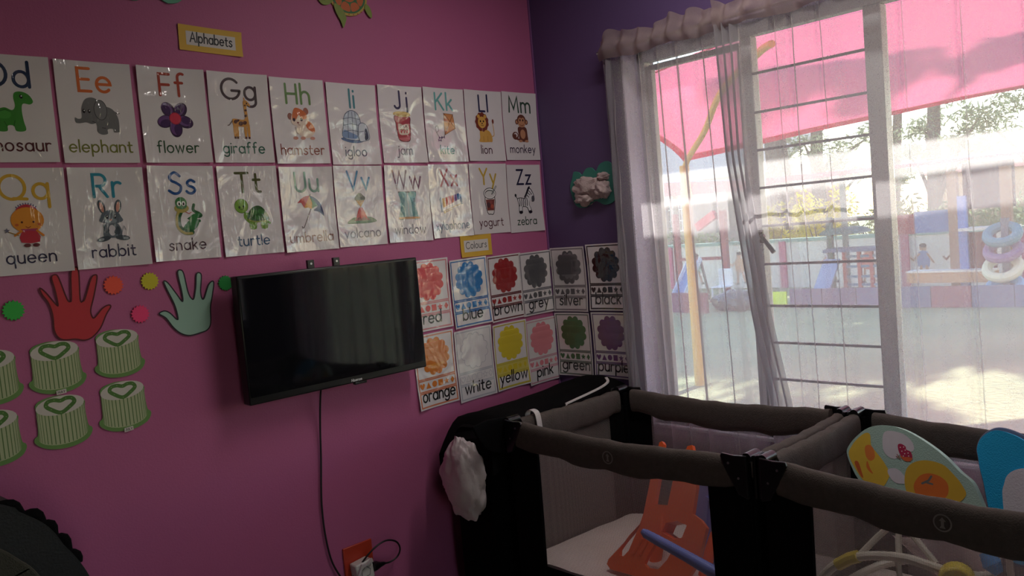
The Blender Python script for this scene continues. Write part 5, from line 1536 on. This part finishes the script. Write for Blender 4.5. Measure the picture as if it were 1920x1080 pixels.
# red swing frame with blue slide, chair
t = thing('swing_frame', 'dark red timber play frame behind the yellow pole', 'play frame', (9, 5.1, 0))
for y in (.45, -.47):
    MB().box((0, y, .72), (.08, .09, 1.5)).build('post', M_RPOST, t, smooth=0)
MB().box((0, 0, .70), (.07, 1.0, .05)).build('rail', M_RPOST, t, smooth=0)
MB().bar((0, .03, 1.22), (0, -.33, 1.42), .10, .13).build('roof_board', pm('red_board', '#c8384e', .6), t, smooth=0)
MB().bar((0, -.33, 1.42), (0, -.48, 1.26), .05, .05).build('brace', M_RPOST, t, smooth=0)
t = thing('slide', 'small blue slide with shiny sides inside the dark red play frame', 'slide', (8.6, 4.95, 0))
MB().bar((0, 0, .70), (-.45, .08, .10), .20, .03).build('chute', pm('blue_slide', '#3f7ab8', .3), t, smooth=0)
for s in (-1, 1):
    MB().bar((0, s*.11, .74), (-.45, .08+s*.11, .14), .02, .07).build('side', pm('slide_edge', '#d3dbe6', .15), t, smooth=0)
    MB().bar((.02, s*.09, .70), (.22, s*.10, -.02), .03, .03).build('leg', M_STEEL, t, smooth=0)
t = thing('garden_chair', 'white plastic chair beside the blue slide', 'chair', (8.7, 4.55, 0))
M_WC = pm('white_chair', '#e9e9ec', .3)
MB().box((0, 0, .26), (.26, .26, .025)).build('seat', M_WC, t, bevel=.01)
MB().box((.13, 0, .40), (.025, .26, .28)).build('backrest', M_WC, t, bevel=.01)
for x in (-.11, .11):
    for y in (-.11, .11):
        MB().box((x, y, .12), (.025, .025, .27)).build('leg', M_WC, t, smooth=0)

# climbing frame in the middle
t = thing('climbing_frame', 'climbing frame with a dark teal hood and red ladder bars, seen through the window bars', 'climbing frame', (9.5, 2.75, 0))
M_GP = pm('dark_green_post', '#3c5a50', .6)
for y in (.36, -.5):
    MB().box((0, y, .60), (.07, .08, 1.24)).build('post', M_GP, t, smooth=0)
MB().prism([(-.26+.0, .96)]+[(.27*cos(PI*i/10), .96+.10*sin(PI*i/10)) for i in range(11)][::-1], -.3, .3, Matrix.Translation((0, .12, 0)) @ Matrix.Rotation(-PI/2, 4, 'Z')).build('hood', pm('teal_hood', '#2f5a60', .5), t, smooth=0)
MB().box((0, -.05, .72), (.5, .84, .05)).build('deck', pm('slate_deck', '#56607c', .7), t, smooth=0)
MB().box((0, -.05, 1.18), (.06, .86, .05)).build('top_beam', M_GP, t, smooth=0)
for y in (.1, -.12, -.30, -.44):
    MB().box((-.12, y, .36), (.05, .05, .74)).build('ladder_upright', pm('brick_red_bar', '#a8483e', .6), t, smooth=0)
for z in (.62, .47, .32, .2):
    MB().box((-.12, -.17, z), (.04, .60, .035)).build('rung', pm('blue_rung', '#4a6f8c', .6), t, smooth=0)
MB().bar((-.1, .30, .58), (-.55, .34, .02), .26, .03).build('ramp', pm('blue_ramp', '#7f94b8', .5), t, smooth=0)

# play tower on the right
t = thing('play_tower', 'timber play tower with dark red and blue side panels and a dark roof wall', 'play tower', (9.42, 1.34, 0))
M_TIM = pm('weathered_timber', '#94745e', .8, var=.2)
for y in (-.02, -.66):
    MB().box((0, y, .85), (.10, .12, 1.74)).build('post', M_TIM, t, smooth=0)
MB().box((-.04, -.14, .68), (.06, .11, 1.40)).build('blue_post', pm('blue_post', '#5f7fc0', .6), t, smooth=0)
MB().box((0, .66, 1.04), (.05, .34, .28)).build('red_panel', pm('dark_red_panel', '#8a2f3a', .6), t, smooth=0)
MB().box((0, .24, 1.06), (.05, .50, .30)).build('blue_panel', pm('steel_blue_panel', '#486a9c', .6), t, smooth=0)
MB().box((.05, .42, 1.06), (.03, .95, .04)).build('panel_rail', pm('pale_rail', '#a9a3b4', .6), t, smooth=0)
MB().box((.2, -.40, 1.50), (.06, .62, .62)).build('roof_wall', pm('dark_roof_wall', '#3d3540', .8), t, smooth=0)
MB().box((.0, -.45, .93), (.5, .62, .035)).build('platform', pm('pale_platform', '#e6ddd0', .6), t, smooth=0)
MB().box((.06, -.30, .55), (.05, .40, .66)).build('back_panel', pm('dark_red_panel_low', '#6e3238', .7), t, smooth=0)
MB().box((-.15, .0, .30), (.22, 1.1, .14)).build('bench', pm('tan_bench', '#c79a74', .7), t, smooth=0)
MB().box((-.15, .0, .385), (.26, 1.1, .025)).build('bench_top', pm('cream_bench_top', '#f2e8da', .6), t, smooth=0)
# tyre steps, each its own tyre
def tyre(z, hx, label, tl, y, rr=.20):
    t = thing('tyre', label, 'tyre', (8.93, y+.02, z), 0, 'painted tyres at the play tower')
    ring = [Vector((rr*.0+.02*0, rr*cos(2*PI*i/28), rr*sin(2*PI*i/28))) for i in range(28)]
    o = MB().tube(ring, .062, 10, 0, True).build('tyre_ring', pm('painted_rubber_'+hx[1:], hx, .6), t)
    o.rotation_euler = (0, radians(tl), 0)
    return t
tyre(.86, '#5f8a98', 'teal painted tyre, topmost of the tyre tower', 55, .59, .17)
tyre(.66, '#8a6a90', 'mauve painted tyre in the middle of the tyre tower', 55, .59, .17)
tyre(.44, '#e3ddbe', 'cream painted tyre low in the tyre tower', 48, .60, .18)
tyre(.20, '#7fb4dc', 'light blue painted tyre at the foot of the tyre tower', 62, .58, .17)
MB_ = thing('tyre_stake', 'slim grey post behind the painted tyres', 'post', (9.02, .6, 0))
MB().box((0, 0, .52), (.08, .08, 1.08)).build('post', pm('stake_grey', '#70727c', .7), MB_, smooth=0)
t = thing('red_sign', 'red painted board beside the painted tyres', 'board', (9.0, .10, 0))
MB().box((0, 0, .68), (.04, .34, .22)).build('board', pm('red_sign_paint', '#c85a50', .6), t, smooth=0)
MB().box((.02, 0, .3), (.05, .06, .62)).build('stake', M_TIM, t, smooth=0)

# vegetation
def leafmat(name, hexc, tl_=.4):
    k = NT(name)
    nz = k.n('TexNoise', {'Vector': k.pos(), 'Scale': 2.5, 'Detail': 2.})
    c = lin(hexc)
    mixc = k.n('MixRGB', {'Fac': nz.outputs['Fac'], 'Color1': tuple(x*.65 for x in c[:3])+(1,), 'Color2': tuple(min(1, x*1.3) for x in c[:3])+(1,)})
    d = k.n('BsdfDiffuse', {'Color': mixc.outputs[0]})
    tr_ = k.n('BsdfTranslucent', {'Color': mixc.outputs[0]})
    m = k.n('MixShader', {0: tl_})
    k.link(d.outputs[0], m.inputs[1]); k.link(tr_.outputs[0], m.inputs[2])
    k.link(m.outputs[0], k.out.inputs[0])
    return k.m
M_BARK = pm('grey_bark', '#6a625c', .9, var=.25, vs=20, bump=.7, bs=30)
def leaves(mb, c, r, n, sz, rng, elong=1.):
    for _ in range(n):
        while True:
            d = Vector((rng.uniform(-1, 1), rng.uniform(-1, 1), rng.uniform(-1, 1)))
            if d.length < 1: break
        p = Vector(c)+Vector((d.x*r[0], d.y*r[1], d.z*r[2]))
        a = Vector((rng.gauss(0, 1), rng.gauss(0, 1), rng.gauss(0, 1))).normalized()
        b = a.orthogonal().normalized()
        s = sz*rng.uniform(.6, 1.3)
        mb.add([p-a*s*elong, p+b*s*.45, p+a*s*elong, p-b*s*.45], [(0, 1, 2, 3)])
def tree(x, y, h, r, label, seed, blobs, crown, leaf, n, sz, elong=1.2, limbs=True):
    rng = random.Random(seed)
    t = thing('tree', label, 'tree', (x, y, -.02), 0, 'trees beyond the playground')
    tk = [Vector((.15*sin(i*.9+seed), .15*cos(i*.7+seed), h*i/8))*(1 if i else 0) for i in range(9)]
    MB().tube(tk, [r*(1-.75*i/8)+.02 for i in range(9)], 9).build('trunk', M_BARK, t)
    bm_, lf = MB(), MB()
    for (bx, by, bz, br_, bh) in blobs:
        f = min(1, bz/h*.8)
        i = min(7, int(f*8))
        st = tk[i]
        if limbs:
            bm_.tube(spline3([st, st.lerp(Vector((bx, by, bz)), .5)+Vector((0, 0, .15)), Vector((bx, by, bz))], 4), [r*.4*(1-.09*q) for q in range(9)], 6)
        for _ in range(5):
            q = Vector((bx+rng.uniform(-.6, .6)*br_, by+rng.uniform(-.6, .6)*br_, bz+rng.uniform(-.6, .6)*bh))
            leaves(lf, q, (br_*.62, br_*.62, bh*.62), n//5 if bz > 4 else 60, sz if bz > 4 else .052, rng, elong)
    if limbs and bm_.v:
        bm_.build('branches', M_BARK, t)
    lf.build('foliage', leaf, t, smooth=0, fix=False)
LG = leafmat('hazed_pine_green', '#94a486', .6)  # both leaf greens below are paled to imitate haze
LD = leafmat('hazed_leaf_green', '#86987a', .6)
LY = leafmat('yellow_green_leaf', '#d6cb45', .6)
rng = random.Random(5)
def shade_crowns(seed, lo=5.25, hi=6.6, spread=2.1, n=19, rr=1.0, hh=.42):  # low crowns hidden from view, shaped to shade the lawn
    r = random.Random(seed)
    return [(r.uniform(-.5, .5), r.uniform(-spread, spread), r.uniform(lo, hi), r.uniform(.7, 1)*rr, r.uniform(.7, 1)*hh) for _ in range(n)]
HIGH = dict(lo=7.4, hi=9.6, spread=1.7, n=5, rr=.6, hh=.3)
tree(14, 6.25, 9.5, .27, 'thick grey tree trunk rising beside the yellow flowering shrub', 3, shade_crowns(3)+shade_crowns(23, **HIGH), 0, LD, 300, .15)
tree(15, 5.75, 7.0, .16, 'tree with drooping fronds next to the thick grey trunk', 4, [(0, -.3, 2.5, .55, .45), (.2, -.9, 2.75, .6, .3), (-.2, .3, 2.8, .5, .4), (0, -.8, 2.0, .4, .2)]+shade_crowns(4), 0, LG, 260, .13, 1.9)
tree(14, 2.98, 9.5, .13, 'pine with tiered branches seen in the wide unbarred pane', 5, [(.0, .55, 2.2, .38, .25), (0, -.5, 2.15, .42, .22), (.1, .3, 2.75, .5, .25), (0, -.7, 2.8, .5, .25), (0, 0, 3.3, .7, .3), (0, -.3, 2.45, .3, .2)]+shade_crowns(5)+shade_crowns(25, **HIGH), 0, LG, 280, .13, 1.5)
tree(15, 4.15, 9.5, .09, 'slim tree trunk close to the thick window post', 6, [(0, .1, 2.4, .25, .5), (0, -.1, 1.8, .25, .3)]+shade_crowns(6)+shade_crowns(26, **HIGH), 0, LG, 280, .13, 1.5)
tree(14.5, 1.45, 9.0, .15, 'bushy tree nearest the far side of the wide pane', 8, [(0, .7, 2.5, .5, .3), (0, .2, 2.9, .6, .35), (0, -.4, 2.6, .6, .4), (0, -1., 2.9, .6, .4), (.2, .4, 3.4, .8, .4)]+shade_crowns(8)+shade_crowns(28, **HIGH), 0, LD, 280, .14, 1.4)
tree(14.3, -1.6, 9.5, .18, 'spreading tree added out of view to cast shade on the lawn', 9, shade_crowns(9, spread=2.6, n=16)+shade_crowns(29, **HIGH), 0, LD, 280, .15, 1.4)  # unseen tree, added for the shade it casts
def shrub(x, y, rx, ry, h, label, leaf, seed, n=900, sz=.06):
    rng = random.Random(seed)
    t = thing('shrub', label, 'shrub', (x, y, -.02), 0, 'shrubs along the boundary wall')
    st, lf = MB(), MB()
    for i in range(7):
        a = rng.uniform(0, 6.3)
        tip = Vector((rx*.5*cos(a), ry*.5*sin(a), h*rng.uniform(.5, .9)))
        st.tube([(0, 0, 0), tip*.5+Vector((0, 0, .1)), tip], [.025, .018, .008], 5)
    for i in range(9):
        leaves(lf, (rng.uniform(-.5, .5)*rx, rng.uniform(-.6, .6)*ry, h*rng.uniform(.35, .85)), (rx*.5, ry*.4, h*.28), n//9, sz, rng)
    st.build('stems', M_BARK, t)
    lf.build('foliage', leaf, t, smooth=0, fix=False)
shrub(12.6, 4.75, .6, .75, 1.65, 'yellow flowering shrub behind the mural wall', LY, 11, 1400)
shrub(12.7, 5.75, .5, .5, 1.5, 'yellow green shrub beside the thick grey trunk', LY, 12, 900)
shrub(12.6, 3.6, .6, .9, 1.45, 'olive green shrub behind the dark teal hood', leafmat('olive_leaf', '#8f9a55'), 13, 1200)
shrub(12.8, 1.9, .6, 1.1, 1.35, 'green shrub behind the steel blue tower panel', LD, 14, 1200)
shrub(12.8, .2, .6, 1.2, 1.25, 'pale green shrub behind the tyre tower', leafmat('pale_leaf', '#9aa874'), 15, 1200)
shrub(12.8, 7.6, .6, 1.0, 1.2, 'dark green shrub in front of the pink brick house', LD, 16, 1000)
